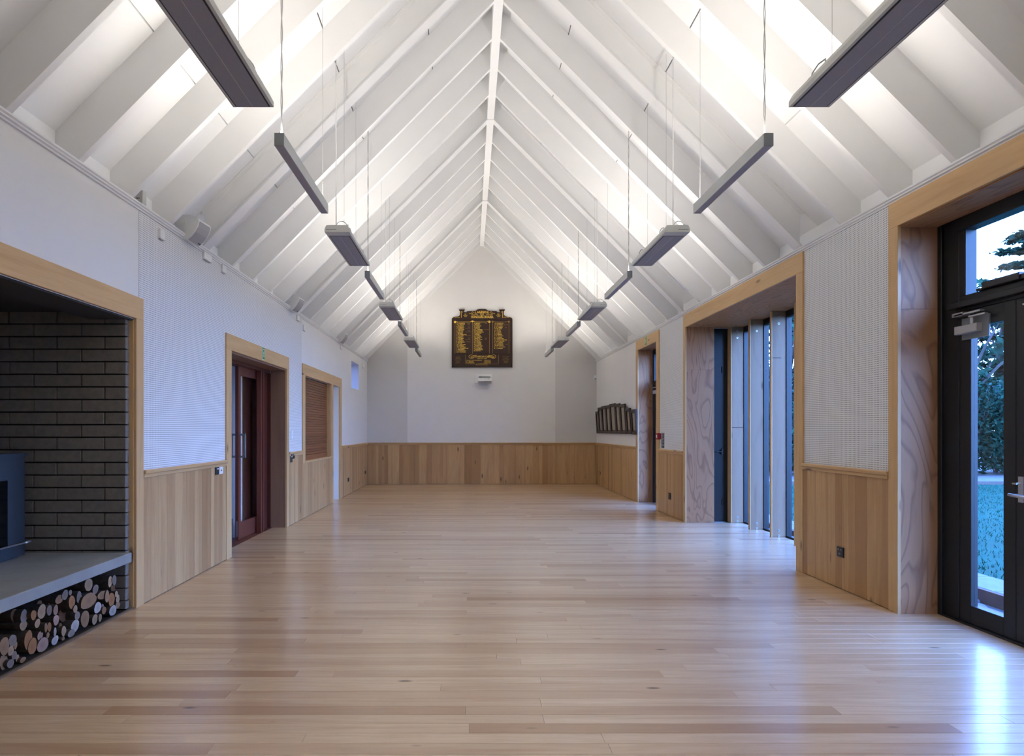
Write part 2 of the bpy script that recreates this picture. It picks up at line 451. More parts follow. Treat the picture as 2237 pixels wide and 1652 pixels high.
joined.obj('floor_boards', 'floor_attr', floor, kind='stuff', attr=True)

# walls with openings, as piers and heads
def wall_x(name, x0, x1, openings, label, mat='wall'):
    g = G(); ys = YF
    for (a, b, z0, z1) in sorted(openings):
        if a > ys: g.box((x0, ys, -0.02), (x1, a, ZT))
        if z0 > 0: g.box((x0, a, -0.02), (x1, b, z0))
        if z1 < ZT: g.box((x0, a, z1), (x1, b, ZT))
        ys = b
    if ys < YB: g.box((x0, ys, -0.02), (x1, YB, ZT))
    return g.obj(name, mat, label=label, cat='wall', kind='structure')
HEAD = 2.20
DOOR_L = (6.24, 8.134); SERV = (9.05, 10.74); SLOT = (10.92, 11.46); NICHE = (12.70, 13.54, 2.274, 2.857); FIRE = (1.20, 4.452)
D1 = (2.66, 4.319); BAY = (5.665, 8.575); D2 = (9.91, 10.99); HEADR = 2.862
wall_left = wall_x('wall_left', XL - 0.30, XL, [FIRE + (0, HEAD), (DOOR_L[0] - 0.02, DOOR_L[1] + 0.02, 0, HEAD + 0.004), SERV + (0.86, HEAD), SLOT + (0, HEAD), NICHE],
                   'white left wall above timber wainscot')
wall_right = wall_x('wall_right', XR, XR + 0.27, [(q[0] - 0.02, q[1] + 0.02, 0, HEADR + 0.008) for q in (D1, BAY, D2)], 'white right wall with tall glazed openings')
# gable walls
def ceil_z(d): return ZT + K * d + RD * NRM
apex = ceil_z(2.867)
def gable(y0, y1, x0, x1, z0, extra=0.0):
    pts = [(x0, z0), (x1, z0), (x1, ceil_z(XR - x1 if x1 < XR else 0) if x1 < XR else ceil_z(0)), (XM, apex), (x0, ceil_z(x0 - XL) if x0 > XL else ceil_z(0))]
    return G().prism(pts, 1, y0, y1)
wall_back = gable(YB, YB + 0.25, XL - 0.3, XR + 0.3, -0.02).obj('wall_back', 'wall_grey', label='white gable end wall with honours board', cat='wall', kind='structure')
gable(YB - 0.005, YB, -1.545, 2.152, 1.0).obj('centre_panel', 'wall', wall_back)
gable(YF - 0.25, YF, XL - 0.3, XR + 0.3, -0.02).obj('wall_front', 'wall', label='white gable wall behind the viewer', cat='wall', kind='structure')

# wainscot boards
def wains_x(parent, xw, side, y0, y1, z1=0.985):
    y = y0
    while y < y1 - 0.001:
        e = y + R.choice((0.065, 0.085, 0.09, 0.11, 0.135, 0.14))
        if y1 - e < 0.05: e = y1
        tn = R.uniform(0, 0.22) if R.random() < 0.6 else R.uniform(0.25, 0.75)
        lo = (xw, y + 0.0006, 0.006); hi = (xw + side * 0.018, e - 0.0006, z1)
        G().cham(lo, hi, 0, side, 0.0012).obj('wainscot_board', 'wains', parent, tone=tn); y = e
def rail_x(parent, xw, side, y0, y1):
    g = G(); g.cham((xw, y0, 0.983), (xw + side * 0.028, y1, 1.012), 0, side, 0.003); g.cham((xw, y0, 1.012), (xw + side * 0.042, y1, 1.042), 0, side, 0.006)
    g.obj('chair_rail', 'trim_y', parent, tone=0.15)
for (a, b) in ((4.555, 6.108), (8.232, 8.908), (11.632, YB - 0.02)):
    wains_x(wall_left, XL, 1, a, b); rail_x(wall_left, XL, 1, a, b)
wains_x(wall_left, XL, 1, 8.908, 10.80, 0.846)
for (a, b) in ((4.421, 5.550), (8.655, 9.768), (11.112, YB - 0.02)):
    wains_x(wall_right, XR, -1, a, b); rail_x(wall_right, XR, -1, a, b)
x = XL + 0.02
while x < XR - 0.021:
    e = x + R.choice((0.065, 0.085, 0.11, 0.135, 0.14, 0.2))
    if XR - 0.02 - e < 0.06: e = XR - 0.02
    tn = R.uniform(0.05, 0.25) if R.random() < 0.6 else R.uniform(0.3, 0.75)
    G().cham((x + 0.0006, YB, 0.006), (e - 0.0006, YB - 0.018, 0.985), 1, -1, 0.0012).obj('wainscot_board', 'wains', wall_back, tone=tn); x = e
g = G(); g.cham((XL, YB, 0.983), (XR, YB - 0.028, 1.012), 1, -1, 0.003); g.cham((XL, YB, 1.012), (XR, YB - 0.042, 1.042), 1, -1, 0.006)
g.obj('chair_rail', 'trim_x', wall_back, tone=0.2)

# perforated acoustic sheets
def perf(parent, xw, side, y0, y1, z0, z1=3.056):
    G().box((xw, y0, z0), (xw + side * 0.006, y1, z1)).obj('perforated_panel', 'perf', parent)
perf(wall_left, XL, 1, 4.52, 6.11, 1.03); perf(wall_left, XL, 1, 6.11, 8.23, 2.36); perf(wall_left, XL, 1, 8.23, 8.91, 1.03)
perf(wall_right, XR, -1, 4.417, 5.552, 1.03); perf(wall_right, XR, -1, 8.652, 9.77, 1.03)

# cornices
def cornice(name, xw, side, label):
    s = side
    poly = [(xw - s * 0.02, ZT), (xw + s * 0.034, ZT), (xw + s * 0.034, 3.088), (xw + s * 0.024, 3.080), (xw + s * 0.024, 3.070), (xw + s * 0.012, 3.064), (xw + s * 0.012, 3.052), (xw - s * 0.02, 3.052)]
    G().prism(poly, 1, YF, YB).obj(name, 'white_lac', label=label, cat='trim', kind='structure')
cornice('trim_1', XL, 1, 'white stepped cornice along the left wall top')
cornice('trim_2', XR, -1, 'white stepped cornice along the right wall top')

# ------------------------------------------------------------------ CEILING
def PX(side, d): return XL + d if side < 0 else XR - d
ceiling = empty('ceiling', (XM, YF, ZT), 'white open-raftered pitched ceiling', 'ceiling', kind='structure')
DR = 2.817
slope_cuts = [-0.145, 0.50, 1.31, 2.12, 2.845]
steels = [-0.55, 2.52, 5.58, 8.65, 11.72]
ys = [YF] + steels + [YB]
ysheet = [YF, -0.55 + 0.0, 2.52, 5.58, 8.65, 11.72, YB]
for side in (-1, 1):
    for (a, b) in zip(ysheet[:-1], ysheet[1:]):
        for (d0, d1) in zip(slope_cuts[:-1], slope_cuts[1:]):
            t = 0.004; th = 0.012 * NRM
            p = [(PX(side, d0 + t), ceil_z(d0 + t)), (PX(side, d1 - t), ceil_z(d1 - t)), (PX(side, d1 - t), ceil_z(d1 - t) + th), (PX(side, d0 + t), ceil_z(d0 + t) + th)]
            G().prism(p, 1, a + 0.002, b - 0.002).obj('ceiling_sheet', 'ceil', ceiling)
    o = 0.06
    p = [(PX(side, -0.5), ceil_z(-0.5) + o), (PX(side, 2.867), ceil_z(2.867) + o), (PX(side, 2.867), ceil_z(2.867) + o + 0.1), (PX(side, -0.5), ceil_z(-0.5) + o + 0.1)]
    G().prism(p, 1, YF - 0.3, YB + 0.3).obj('sky_block_panel', 'joint', ceiling)  # unseen dark panel added to block sky light at the sheet gaps
# rafters
raf_y = []
for s in steels:
    for o_ in (0.69, 1.29, 1.87, 2.45): raf_y.append(s + o_)
raf_y += [-3.0, -2.4, -1.8, -1.2, 14.60]
raf_y = sorted(v for v in raf_y if YF < v < YB - 0.02)
def rafter_poly(side):
    return [(PX(side, 0), ZT), (PX(side, DR), ZT + K * DR), (PX(side, DR), ceil_z(DR)), (PX(side, -0.14), ceil_z(-0.14)), (PX(side, -0.14), ZT)]
for side in (-1, 1):
    proto = G().prism(rafter_poly(side), 1, 0, 0.045).obj('rafter', 'rafter', ceiling)
    proto.location.y += raf_y[0]
    for v in raf_y[1:]:
        c = proto.copy(); COL.objects.link(c); c.location.y = proto.location.y + v - raf_y[0]
    # portal rafters: painted steel I sections
    g = G()
    def sl(n0, n1, d0=0.0, d1=2.865):
        a0, a1 = n0 * NRM, n1 * NRM
        return [(PX(side, d0), ZT + K * d0 + a0), (PX(side, d1), ZT + K * d1 + a0), (PX(side, d1), ZT + K * d1 + a1), (PX(side, d0), ZT + K * d0 + a1)]
    g.prism(sl(-0.008, 0.006), 1, 0, 0.13); g.prism(sl(0.006, 0.228), 1, 0.060, 0.070); g.prism(sl(0.228, 0.24), 1, 0, 0.13)
    st = g.obj('portal_rafter', 'rafter', ceiling); base = st.location.y
    st.location.y = base + steels[0]
    for v in steels[1:]:
        c = st.copy(); COL.objects.link(c); c.location.y = base + v
    # blocking boards between rafters at the eave
    edges = sorted([(v, v + 0.045) for v in raf_y])
    prev = YF
    for (a, b) in edges + [(YB, YB)]:
        if a - prev > 0.05:
            G().box((PX(side, -0.14), prev, ZT), (PX(side, -0.16), a, ceil_z(-0.14))).obj('eave_blocking', 'ceil', ceiling)
        prev = b
G().box((XM - 0.05, YF, RIDGE_Z), (XM + 0.05, YB, apex - 0.02)).obj('ridge_beam', 'rafter', ceiling)
for v in steels:
    G().box((XM - 0.062, v, RIDGE_Z - 0.016), (XM + 0.062, v + 0.13, RIDGE_Z)).obj('ridge_plate', 'rafter', ceiling)

# ------------------------------------------------------------------ CASINGS (timber architraves)
def casing(name, xw, side, y0, y1, zt, zh, wj0, wj1, label, jambs=(True, True), z0=0.0, zj=(0.0, 0.0)):
    """y0..y1 opening, zh head underside, zt casing top; jamb widths wj0 (near) and wj1 (far)"""
    e = empty(name, (xw, (y0 + y1) / 2, 0), label, 'door casing', kind='structure')
    f = xw + side * 0.024
    G().cham((xw, y0 - wj0, zh), (f, y1 + wj1, zt), 0, side, 0.002).obj('head_casing', 'trim_y', e, tone=0.1)
    if jambs[0]: G().cham((xw, y0 - wj0, zj[0]), (f, y0, zh), 0, side, 0.002).obj('jamb_casing', 'trim_z', e, tone=0.05)
    if jambs[1]: G().cham((xw, y1, zj[1]), (f, y1 + wj1, zh), 0, side, 0.002).obj('jamb_casing', 'trim_z', e, tone=0.12)
    return e
c_fire = casing('trim_3', XL, 1, FIRE[0], FIRE[1], 2.372, 2.204, 0.1, 0.1, 'wide oak casing around the fireplace recess')
c_dl = casing('trim_4', XL, 1, DOOR_L[0], DOOR_L[1], 2.372, 2.202, 0.13, 0.096, 'oak casing around the left sliding doorway')
c_se = casing('trim_5', XL, 1, SERV[0], SLOT[1], 2.372, 2.198, 0.14, 0.17, 'oak casing around the serving hatch and white door', zj=(0.846, 0.0))
G().cham((XL, SERV[1] + 0.01, 0.0), (XL + 0.024, SLOT[0] - 0.01, 2.198), 0, 1, 0.002).obj('mullion', 'trim_z', c_se, tone=0.2)
c_d1 = casing('trim_6', XR, -1, D1[0], D1[1], 3.050, 2.862, 0.1, 0.098, 'oak casing around the near glazed entrance')
c_bay = casing('trim_7', XR, -1, BAY[0], BAY[1], 3.050, 2.860, 0.113, 0.080, 'oak casing around the timber-posted window bay')
c_d2 = casing('trim_8', XR, -1, D2[0], D2[1], 3.030, 2.852, 0.14, 0.12, 'oak casing around the far right exit door')

# ------------------------------------------------------------------ FIREPLACE RECESS
rec = empty('wall_recess', (-3.2, 4.4, 0), 'grey brick side wall of the fireplace recess', 'brick wall', kind='structure')
G().box((-3.80, 4.418, -0.02), (-2.598, 4.70, 2.26)).obj('mortar', 'mortar', rec)
xe = -2.580
P_ = 0.0947; L_ = 0.3585
zk = 2.148
for k in range(-1, 24):
    z1 = zk - P_ * k; z0 = z1 - P_
    if z1 < 0.01: break
    z0 = max(z0, 0.0)
    # joints counted from the pier edge: odd rows start with a shorter brick
    first = (L_ * 0.945) if k % 2 == 0 else L_ * 0.46
    x1 = xe
    w = first
    if k == -1: z1 = min(z1, 2.245)
    while x1 > -3.78:
        x0 = max(x1 - w, -3.79)
        dy = R.uniform(-0.0018, 0.0018); dx = R.uniform(-0.001, 0.0005) if x1 == xe else 0
        G().cham((x0 + 0.011, 4.498, z0 + 0.010), (x1 + dx, 4.400 + dy, z1), 1, -1, 0.0025).obj('brick', 'brick', rec)
        x1 = x0 - 0.004 if False else x0; w = L_
g = G(); g.box((-3.80, FIRE[0] - 0.1, 2.245), (XL - 0.30, 4.5, 2.34)); g.obj('recess_soffit', 'soffit_dark', rec)
g = G(); g.box((-3.90, FIRE[0] - 0.1, -0.02), (-3.79, 4.6, 2.34)); g.obj('recess_back', 'brick', rec)
g = G(); g.box((-3.80, FIRE[0] - 0.2, -0.02), (-2.70, FIRE[0] - 0.02, 2.34)); g.obj('recess_side', 'brick', rec)
g = G(); g.box((-3.80, FIRE[0], -0.02), (XL, 4.41, 0.0)); g.obj('recess_base', 'mortar', rec)
G().box((XL - 0.012, FIRE[0], 0.0), (XL + 0.004, 4.452, 0.012)).obj('base_strip', 'mount', rec)
G().box((XL - 0.30, FIRE[0], 2.186), (XL + 0.0, 4.452, 2.2)).obj('head_lining', 'soffit_dark', rec)
G().box((-2.590, 4.444, 0.012), (XL + 0.002, 4.452, 2.19)).obj('jamb_edge', 'trim_z', rec, tone=0.2)
# hearth slab
g = G(); g.box((-3.79, FIRE[0] + 0.01, 0.368), (-2.519, 4.376, 0.441))
hs = g.obj('hearth_slab', 'concrete', label='thick grey concrete hearth slab over the firewood', cat='hearth')
bv = hs.modifiers.new('bevel', 'BEVEL'); bv.width = 0.006; bv.segments = 2
# wood burner
ST = empty('wood_burner', (-3.45, 3.75, 0.441), 'dark blue-black steel wood burner on the concrete hearth', 'stove')
g = G(); g.box((-3.72, 3.25, 0.455), (-3.214, 4.236, 1.17)); g.obj('body', 'stove', ST)
g = G(); g.box((-3.74, 3.235, 1.17), (-3.200, 4.248, 1.187)); g.obj('top_plate', 'stove', ST)
g = G(); g.box((-3.70, 3.27, 0.441), (-3.24, 4.21, 0.456)); g.obj('plinth', 'stove', ST)
dr = G()
dr.box((-3.214, 3.40, 0.53), (-3.205, 4.075, 1.02)); dr = dr.obj('door', 'stove', ST)
g = G(); g.box((-3.206, 3.42, 0.545), (-3.202, 4.065, 1.005)); g.obj('door_glass', 'stove_gl', dr)
g = G(); g.tube([(-3.165, 3.5, 0.552), (-3.165, 4.20, 0.552)], 0.006, 8); g.tube([(-3.165, 4.17, 0.552), (-3.165, 4.225, 0.552)], 0.009, 10); g.tube([(-3.21, 3.9, 0.552), (-3.165, 3.9, 0.552)], 0.006, 8)
g.obj('air_lever', 'steel', ST, smooth=True)
g = G(); g.tube([(-3.47, 3.75, 1.18), (-3.47, 3.75, 2.25)], 0.075, 20); g.obj('flue_pipe', 'stove', ST, smooth=True)

# firewood: (cx, cy, w, h, end colour) measured on the stack's front
pale, tan, orange, grey, brown, white_, pink = (0.46, 0.30, 0.17), (0.36, 0.20, 0.10), (0.34, 0.145, 0.05), (0.24, 0.20, 0.17), (0.17, 0.075, 0.03), (0.52, 0.46, 0.42), (0.45, 0.27, 0.20)
cname = {pale: 'pale cream', tan: 'tan', orange: 'orange', grey: 'weathered grey', brown: 'dark brown', white_: 'whitish', pink: 'pinkish'}
logs = [(970,640,90,145,pale),(1205,605,44,130,pale),(1250,590,50,120,grey),(1325,640,44,150,brown),(1045,690,66,110,grey),(970,815,190,165,tan),(787,830,74,145,orange),
 (825,905,46,90,pale),(866,775,60,130,grey),(770,725,36,62,grey),(712,750,72,110,grey),(648,800,84,105,tan),(700,962,120,168,brown),(846,978,62,95,grey),(1115,755,96,95,tan),
 (1172,768,44,150,tan),(1220,802,72,155,orange),(1273,740,36,66,pale),(1320,780,42,92,pale),(1326,845,50,70,tan),(1070,890,78,130,white_),(1122,882,26,70,grey),(1138,920,50,85,tan),
 (1235,935,80,120,white_),(1302,912,44,60,brown),(930,1014,96,190,tan),(1038,1030,62,118,pale),(1096,1000,38,90,pale),(458,932,98,160,pale),(368,972,66,110,orange),(610,915,56,112,pink),
 (614,1026,66,120,pink),(410,1062,62,98,pale),(540,1102,46,110,orange),(503,1110,34,105,tan),(256,1086,88,108,pale),(820,1092,92,140,white_),(698,1148,56,112,pale),(782,1182,80,90,grey),
 (440,1197,66,106,pink),(602,1158,32,110,white_),(524,1192,34,70,tan),(310,1246,92,222,orange),(356,1312,104,178,orange),(470,1310,136,150,pink),(602,1276,80,100,white_),(692,1246,34,42,tan),
 (48,1312,112,212,tan),(140,1252,90,140,grey),(172,1302,36,90,tan),(120,1362,70,110,pale),(158,1412,58,100,grey),(190,1442,40,85,pale),(40,1482,92,180,tan),(116,1502,80,100,grey),(252,1470,66,62,tan),
 (262,985,80,150,grey),(540,920,60,120,grey),(160,975,90,150,brown),(430,850,60,80,brown),(560,840,60,90,brown),(340,1190,50,90,brown),(660,1100,40,80,brown),(880,1130,60,80,brown)]
ls = []
for (cx, cy, w, h, c) in logs:
    px, py = cx / 5.006, 1150 + cy / 5.006
    proud = 0.0 if c not in (brown,) else -0.05
    X0 = -2.600 + proud + R.uniform(-0.02, 0.012)
    Y = -X0 * F / (1025 - px); Z = EYE + (939.5 - py) * Y / F
    rz = h / 5.006 * Y / F / 2 * 0.96; ry = w / 5.006 * Y * Y / (-X0 * F) / 2 * 0.96
    Z = min(max(Z, rz + 0.002), 0.366 - rz)
    Y = min(Y, 4.39 - ry)
    ls.append([Y, Z, ry, rz, c, X0])
# order in layers for the labels
for i, l in enumerate(ls): l.append('bottom' if l[1] < 0.11 else ('middle' if l[1] < 0.22 else 'top'))
ORD = ['first', 'second', 'third', 'fourth', 'fifth', 'sixth', 'seventh', 'eighth', 'ninth', 'tenth', 'eleventh', 'twelfth', 'thirteenth', 'fourteenth', 'fifteenth', 'sixteenth', 'seventeenth',
       'eighteenth', 'nineteenth', 'twentieth', 'twenty-first', 'twenty-second', 'twenty-third', 'twenty-fourth', 'twenty-fifth', 'twenty-sixth', 'twenty-seventh', 'twenty-eighth', 'twenty-ninth', 'thirtieth']
cnt = {'bottom': 0, 'middle': 0, 'top': 0}
for l in sorted(ls, key=lambda q: -q[0]):
    Y, Z, ry, rz, c, X0, lay = l
    k = cnt[lay]; cnt[lay] += 1
    size = 'thick' if max(ry, rz) > 0.05 else ('thin' if max(ry, rz) < 0.028 else 'medium')
    e = empty('firewood_log', (X0 - 0.2, Y, max(Z - rz, 0)), '%s firewood log with %s sawn end, %s layer, %s from the brick side' % (size, cname[c], lay, ORD[min(k, 29)]), 'firewood', 'firewood logs under the hearth')
    n = 14; LL = R.uniform(0.28, 0.36); ph = R.uniform(0, 6.28)
    rad = [1 + 0.05 * math.sin(2 * a + ph) + 0.04 * math.sin(3 * a + 2 * ph) + R.uniform(-0.03, 0.03) for a in [2 * math.pi * i / n for i in range(n)]]
    def ring(x, s): return [(x, Y + ry * s * rad[i] * math.cos(2 * math.pi * i / n), Z + rz * s * rad[i] * math.sin(2 * math.pi * i / n)) for i in range(n)]
    tilt = R.uniform(-0.008, 0.008)
    g = G(); vs = ring(X0, 1.0) + ring(X0 - LL, 0.93)
    g.add(vs, [(i, (i + 1) % n, n + (i + 1) % n, n + i) for i in range(n)] + [tuple(n + i for i in range(n))])
    g.obj('bark', 'bark', e, smooth=False)
    g = G(); vs = ring(X0 + 0.0005, 0.93) + ring(X0, 1.0) + [(X0 + 0.001, Y, Z)]
    g.add(vs, [(i, (i + 1) % n, 2 * n) for i in range(n)] + [(n + i, n + (i + 1) % n, (i + 1) % n, i) for i in range(n)])
    jit = R.uniform(0.6, 0.95)
    g.obj('sawn_end', 'end', e, tone=tuple(v * jit for v in c), centre=True)

# ------------------------------------------------------------------ LEFT SLIDING DOORWAY AND SIDE ROOM
d3 = empty('door_3', (-2.82, 7.19, 0), 'mahogany glazed sliding door half open in the left doorway', 'door', kind='structure')
# linings
g = G(); g.box((-2.755, DOOR_L[1], 0), (XL, DOOR_L[1] + 0.02, HEAD)); g.obj('jamb_lining', 'reveal_d', d3, tone=0.2)
g = G(); g.box((-2.755, DOOR_L[0] - 0.02, 0), (XL, DOOR_L[0], HEAD)); g.obj('jamb_lining', 'reveal_d', d3, tone=0.3)
g = G(); g.box((-2.76, DOOR_L[0], HEAD - 0.02), (XL, DOOR_L[1], HEAD + 0.004)); g.obj('head_lining', 'reveal_d', d3, tone=0.3)
g = G(); g.box((-2.90, DOOR_L[0], 2.14), (-2.76, DOOR_L[1], 2.20)); g.obj('track_head', 'mahog', d3, tone=0.6)
def leaf(x0, x1, y0, y1, z0, z1, st=0.075, rail=0.20):
    lf = G(); lf.box((x0, y0, z0), (x1, y0 + st, z1)); lf = lf.obj('door_leaf', 'mahog', d3, tone=0.0)
    for nm, lo, hi in (('stile', (x0, y1 - st, z0), (x1, y1, z1)), ('bottom_rail', (x0, y0 + st, z0), (x1, y1 - st, z0 + rail)), ('top_rail', (x0, y0 + st, z1 - 0.11), (x1, y1 - st, z1))):
        G().box(lo, hi).obj(nm, 'mahog', lf, tone=0.1)
    xm = (x0 + x1) / 2
    G().box((xm - 0.003, y0 + st, z0 + rail), (xm + 0.003, y1 - st, z1 - 0.11)).obj('pane', 'glass', lf)
    return lf
lfA = leaf(-2.862, -2.822, 7.165, 8.00, 0.008, 2.14)
# D handles both sides of the leaf
for sx in (1, -1):
    xb = -2.822 if sx > 0 else -2.862
    g = G(); xx = xb + sx * 0.062
    g.box((min(xb, xx), 7.19, 1.285), (max(xb, xx), 7.215, 1.31)); g.box((min(xb, xx), 7.19, 1.015), (max(xb, xx), 7.215, 1.04)); g.box((xx - 0.008, 7.19, 1.015), (xx + 0.012, 7.215, 1.31))
    g.obj('pull_handle', 'bar_end', lfA)
g = G(); g.box((-2.842 - 0.004, 7.1635, 0.05), (-2.842 + 0.008, 7.165, 0.24)); g.obj('latch_plate', 'steel', lfA)
# fixed frame posts of the second track
for (x0, x1, y0, y1, tn) in ((-2.80, -2.745, 7.72, 7.765, 0.1), (-2.80, -2.745, 7.80, 7.84, 0.2), (-2.90, -2.80, 7.84, 8.125, 0.9), (-2.90, -2.755, 8.126, 8.152, 0.9)):
    G().box((x0, y0, 0.002), (x1, y1, 2.14)).obj('frame_post', 'mahog', d3, tone=tn)
G().box((-2.90, DOOR_L[0], -0.02), (-2.736, DOOR_L[1], 0.003)).obj('threshold', 'mahog', d3, tone=0.5)
# side room
G().box((-2.95, 7.62, 0.0), (-2.93, 8.28, 2.2)).obj('pocket_panel', 'mahog', d3, tone=0.9)
G().box((-2.99, 7.40, -0.004), (-2.952, 8.30, 2.6)).obj('wall_pocket', 'wall', label='pale pocket wall seen through the sliding door glass', cat='wall', kind='structure')
g = G()
g.box((-5.6, 8.30, -0.02), (XL - 0.30, 8.40, 2.6)); wsr = g.obj('wall_side_room', 'wall', label='wall of the dim side room seen through the left doorway', cat='wall', kind='structure')
g = G(); g.box((-5.6, 8.28, 0.0), (XL - 0.31, 8.30, 0.10)); g.obj('skirting', 'black', wsr)
g = G(); g.box((-5.6, 4.9, -0.02), (XL - 0.30, 5.0, 2.6)); g.obj('near_side', 'wall', wsr)
g = G(); g.box((-5.7, 4.9, -0.02), (-5.6, 5.9, 2.6)); g.box((-5.7, 6.6, -0.02), (-5.6, 8.4, 2.6)); g.box((-5.7, 5.9, -0.02), (-5.6, 6.6, 1.2)); g.box((-5.7, 5.9, 1.9), (-5.6, 6.6, 2.6)); g.obj('window_side', 'wall', wsr)
G().box((-5.7, 4.9, -0.1), (XL - 0.30, 8.4, -0.004)).obj('floor_side_room', 'lobby_floor', label='dark tiled floor of the side room', cat='floor', kind='structure')
G().box((-5.7, 4.9, 2.6), (XL - 0.30, 8.4, 2.7)).obj('ceiling_side_room', 'wall', label='ceiling of the side room', cat='ceiling', kind='structure')

# ------------------------------------------------------------------ SERVING HATCH
sh = empty('roller_shutter', (-2.62, 9.9, 0.86), 'closed red-brown timber roller shutter over the serving hatch', 'shutter')
n_sl = 30; z0s = 0.955; z1s = 2.19
for k in range(n_sl):
    a = z0s + (z1s - z0s) * k / n_sl; b = z0s + (z1s - z0s) * (k + 1) / n_sl
    G().cham((-2.625, SERV[0] + 0.004, a + 0.001), (-2.608, SERV[1] - 0.004, b - 0.001), 0, 1, 0.006).obj('slat', 'shutter', sh, tone=R.uniform(0.0, 0.7))
G().cham((-2.63, SERV[0] + 0.004, 0.874), (-2.600, SERV[1] - 0.004, 0.953), 0, 1, 0.003).obj('bottom_rail', 'shutter', sh, tone=0.0)
G().box((-2.66, SERV[0], 0.87), (-2.632, SERV[1], 2.2)).obj('backing', 'black', sh)
G().cham((-2.70, SERV[0] - 0.0, 0.846), (XL + 0.03, SERV[1] + 0.012, 0.872), 2, 1, 0.003).obj('sill', 'trim_y', c_se, tone=0.0)
G().box((-2.66, SERV[1] - 0.012, 0.872), (XL, SERV[1] + 0.006, 2.198)).obj('shutter_guide', 'trim_z', c_se, tone=0.25)
G().box((-2.85, SERV[0] - 0.05, 0.8), (-2.80, SLOT[1] + 0.1, 2.3)).obj('kitchen_liner', 'black', c_se)
# white slim door
d4 = empty('door_4', (-2.65, 11.2, 0), 'narrow white painted door beside the serving hatch', 'door', kind='structure')
G().cham((-2.69, SLOT[0], 0.006), (-2.655, SLOT[1], 2.19), 0, 1, 0.003).obj('door_leaf', 'white_lac', d4)
G().box((-2.66, SLOT[1] - 0.018, 0.0), (XL, SLOT[1] + 0.002, 2.198)).obj('jamb_lining', 'white_lac', d4)
G().cham((-2.655, SLOT[0] + 0.08, 0.25), (-2.650, SLOT[1] - 0.08, 2.05), 0, 1, 0.002).obj('panel', 'white_lac', d4)
G().box((-2.80, SLOT[0] - 0.1, -0.02), (-2.70, SLOT[1] + 0.1, 2.3)).obj('backing', 'black', d4)

# niche window high on the left wall
w2 = empty('window_2', (XL - 0.27, 13.12, 2.274), 'small high window niche glowing blue near the back left corner', 'window', kind='structure')
G().box((XL - 0.275, NICHE[0], NICHE[2]), (XL - 0.268, NICHE[1], NICHE[3])).obj('pane', 'glass_dim', w2)
g = G()
for lo, hi in (((NICHE[0], NICHE[2]), (NICHE[1], NICHE[2] + 0.03)), ((NICHE[0], NICHE[3] - 0.03), (NICHE[1], NICHE[3])), ((NICHE[0], NICHE[2]), (NICHE[0] + 0.03, NICHE[3])), ((NICHE[1] - 0.03, NICHE[2]), (NICHE[1], NICHE[3]))):
    g.box((XL - 0.29, lo[0], lo[1]), (XL - 0.26, hi[0], hi[1]))
g.obj('window_frame', 'alu', w2)

# ------------------------------------------------------------------ RIGHT: NEAR GLAZED ENTRANCE
XD = 3.452
d1 = empty('door_1', (XD, 3.4, 0), 'black framed glazed entrance doors under a transom light', 'door', kind='structure')
for (z0, z1, tn) in ((0.0, 2.247, 0.1), (2.249, 2.862, 0.2)):
    G().box((XR - 0.0, D1[1], z0), (XD, D1[1] + 0.018, z1)).obj('plywood_lining', 'ply', d1)
G().box((XR, D1[0], HEADR - 0.012), (XD, D1[1], HEADR + 0.004)).obj('plywood_soffit', 'ply_soffit', d1)
G().box((XR, D1[0] - 0.018, 0), (XD, D1[0], HEADR)).obj('plywood_lining', 'ply', d1)
def frame_bar(nm, lo, hi, par, mat='alu'): return G().cham(lo, hi, 0, -1, 0.003).obj(nm, mat, par)
xo = XD + 0.10
# outer frame
frame_bar('frame_jamb', (XD + 0.02, 4.155, 0), (xo, 4.42, 2.95), d1)
frame_bar('frame_jamb', (XD + 0.0, 4.285, 0), (XD + 0.02, 4.42, 2.95), d1)
frame_bar('frame_jamb', (XD + 0.02, D1[0], 0), (xo, D1[0] + 0.10, HEADR - 0.012), d1)
frame_bar('frame_head', (XD + 0.001, D1[0] - 0.1, 2.758), (xo, 4.155, 2.95), d1)
frame_bar('transom_bar', (XD - 0.03, D1[0], 2.212), (xo, 4.20, 2.252), d1)
frame_bar('transom_bar', (XD + 0.02, D1[0], 2.190), (xo, 4.155, 2.300), d1)
frame_bar('door_sill', (XD + 0.0, D1[0], -0.02), (xo + 0.1, 4.319, 0.012), d1)
frame_bar('mullion', (XD + 0.02, 4.10, 2.30), (xo, 4.155, 2.758), d1)
G().box((XD + 0.05, D1[0] + 0.1, 2.29), (XD + 0.056, 4.11, 2.77)).obj('transom_pane', 'glass', d1)
def glazed_leaf(y0, y1, st0, st1, zb=0.137, ztp=2.068):
    l = frame_bar('door_leaf', (XD + 0.022, y0, 0.014), (XD + 0.07, y0 + st0, 2.188), d1)
    frame_bar('stile', (XD + 0.022, y1 - st1, 0.014), (XD + 0.07, y1, 2.188), l)
    frame_bar('bottom_rail', (XD + 0.022, y0 + st0, 0.014), (XD + 0.07, y1 - st1, zb), l)
    frame_bar('top_rail', (XD + 0.022, y0 + st0, ztp), (XD + 0.07, y1 - st1, 2.188), l)
    G().box((XD + 0.044, y0 + st0, zb - 0.01), (XD + 0.050, y1 - st1, ztp + 0.01)).obj('pane', 'glass', l)
    return l
lf1 = glazed_leaf(3.726, 4.150, 0.086, 0.092)
lf2 = glazed_leaf(2.78, 3.722, 0.095, 0.095)
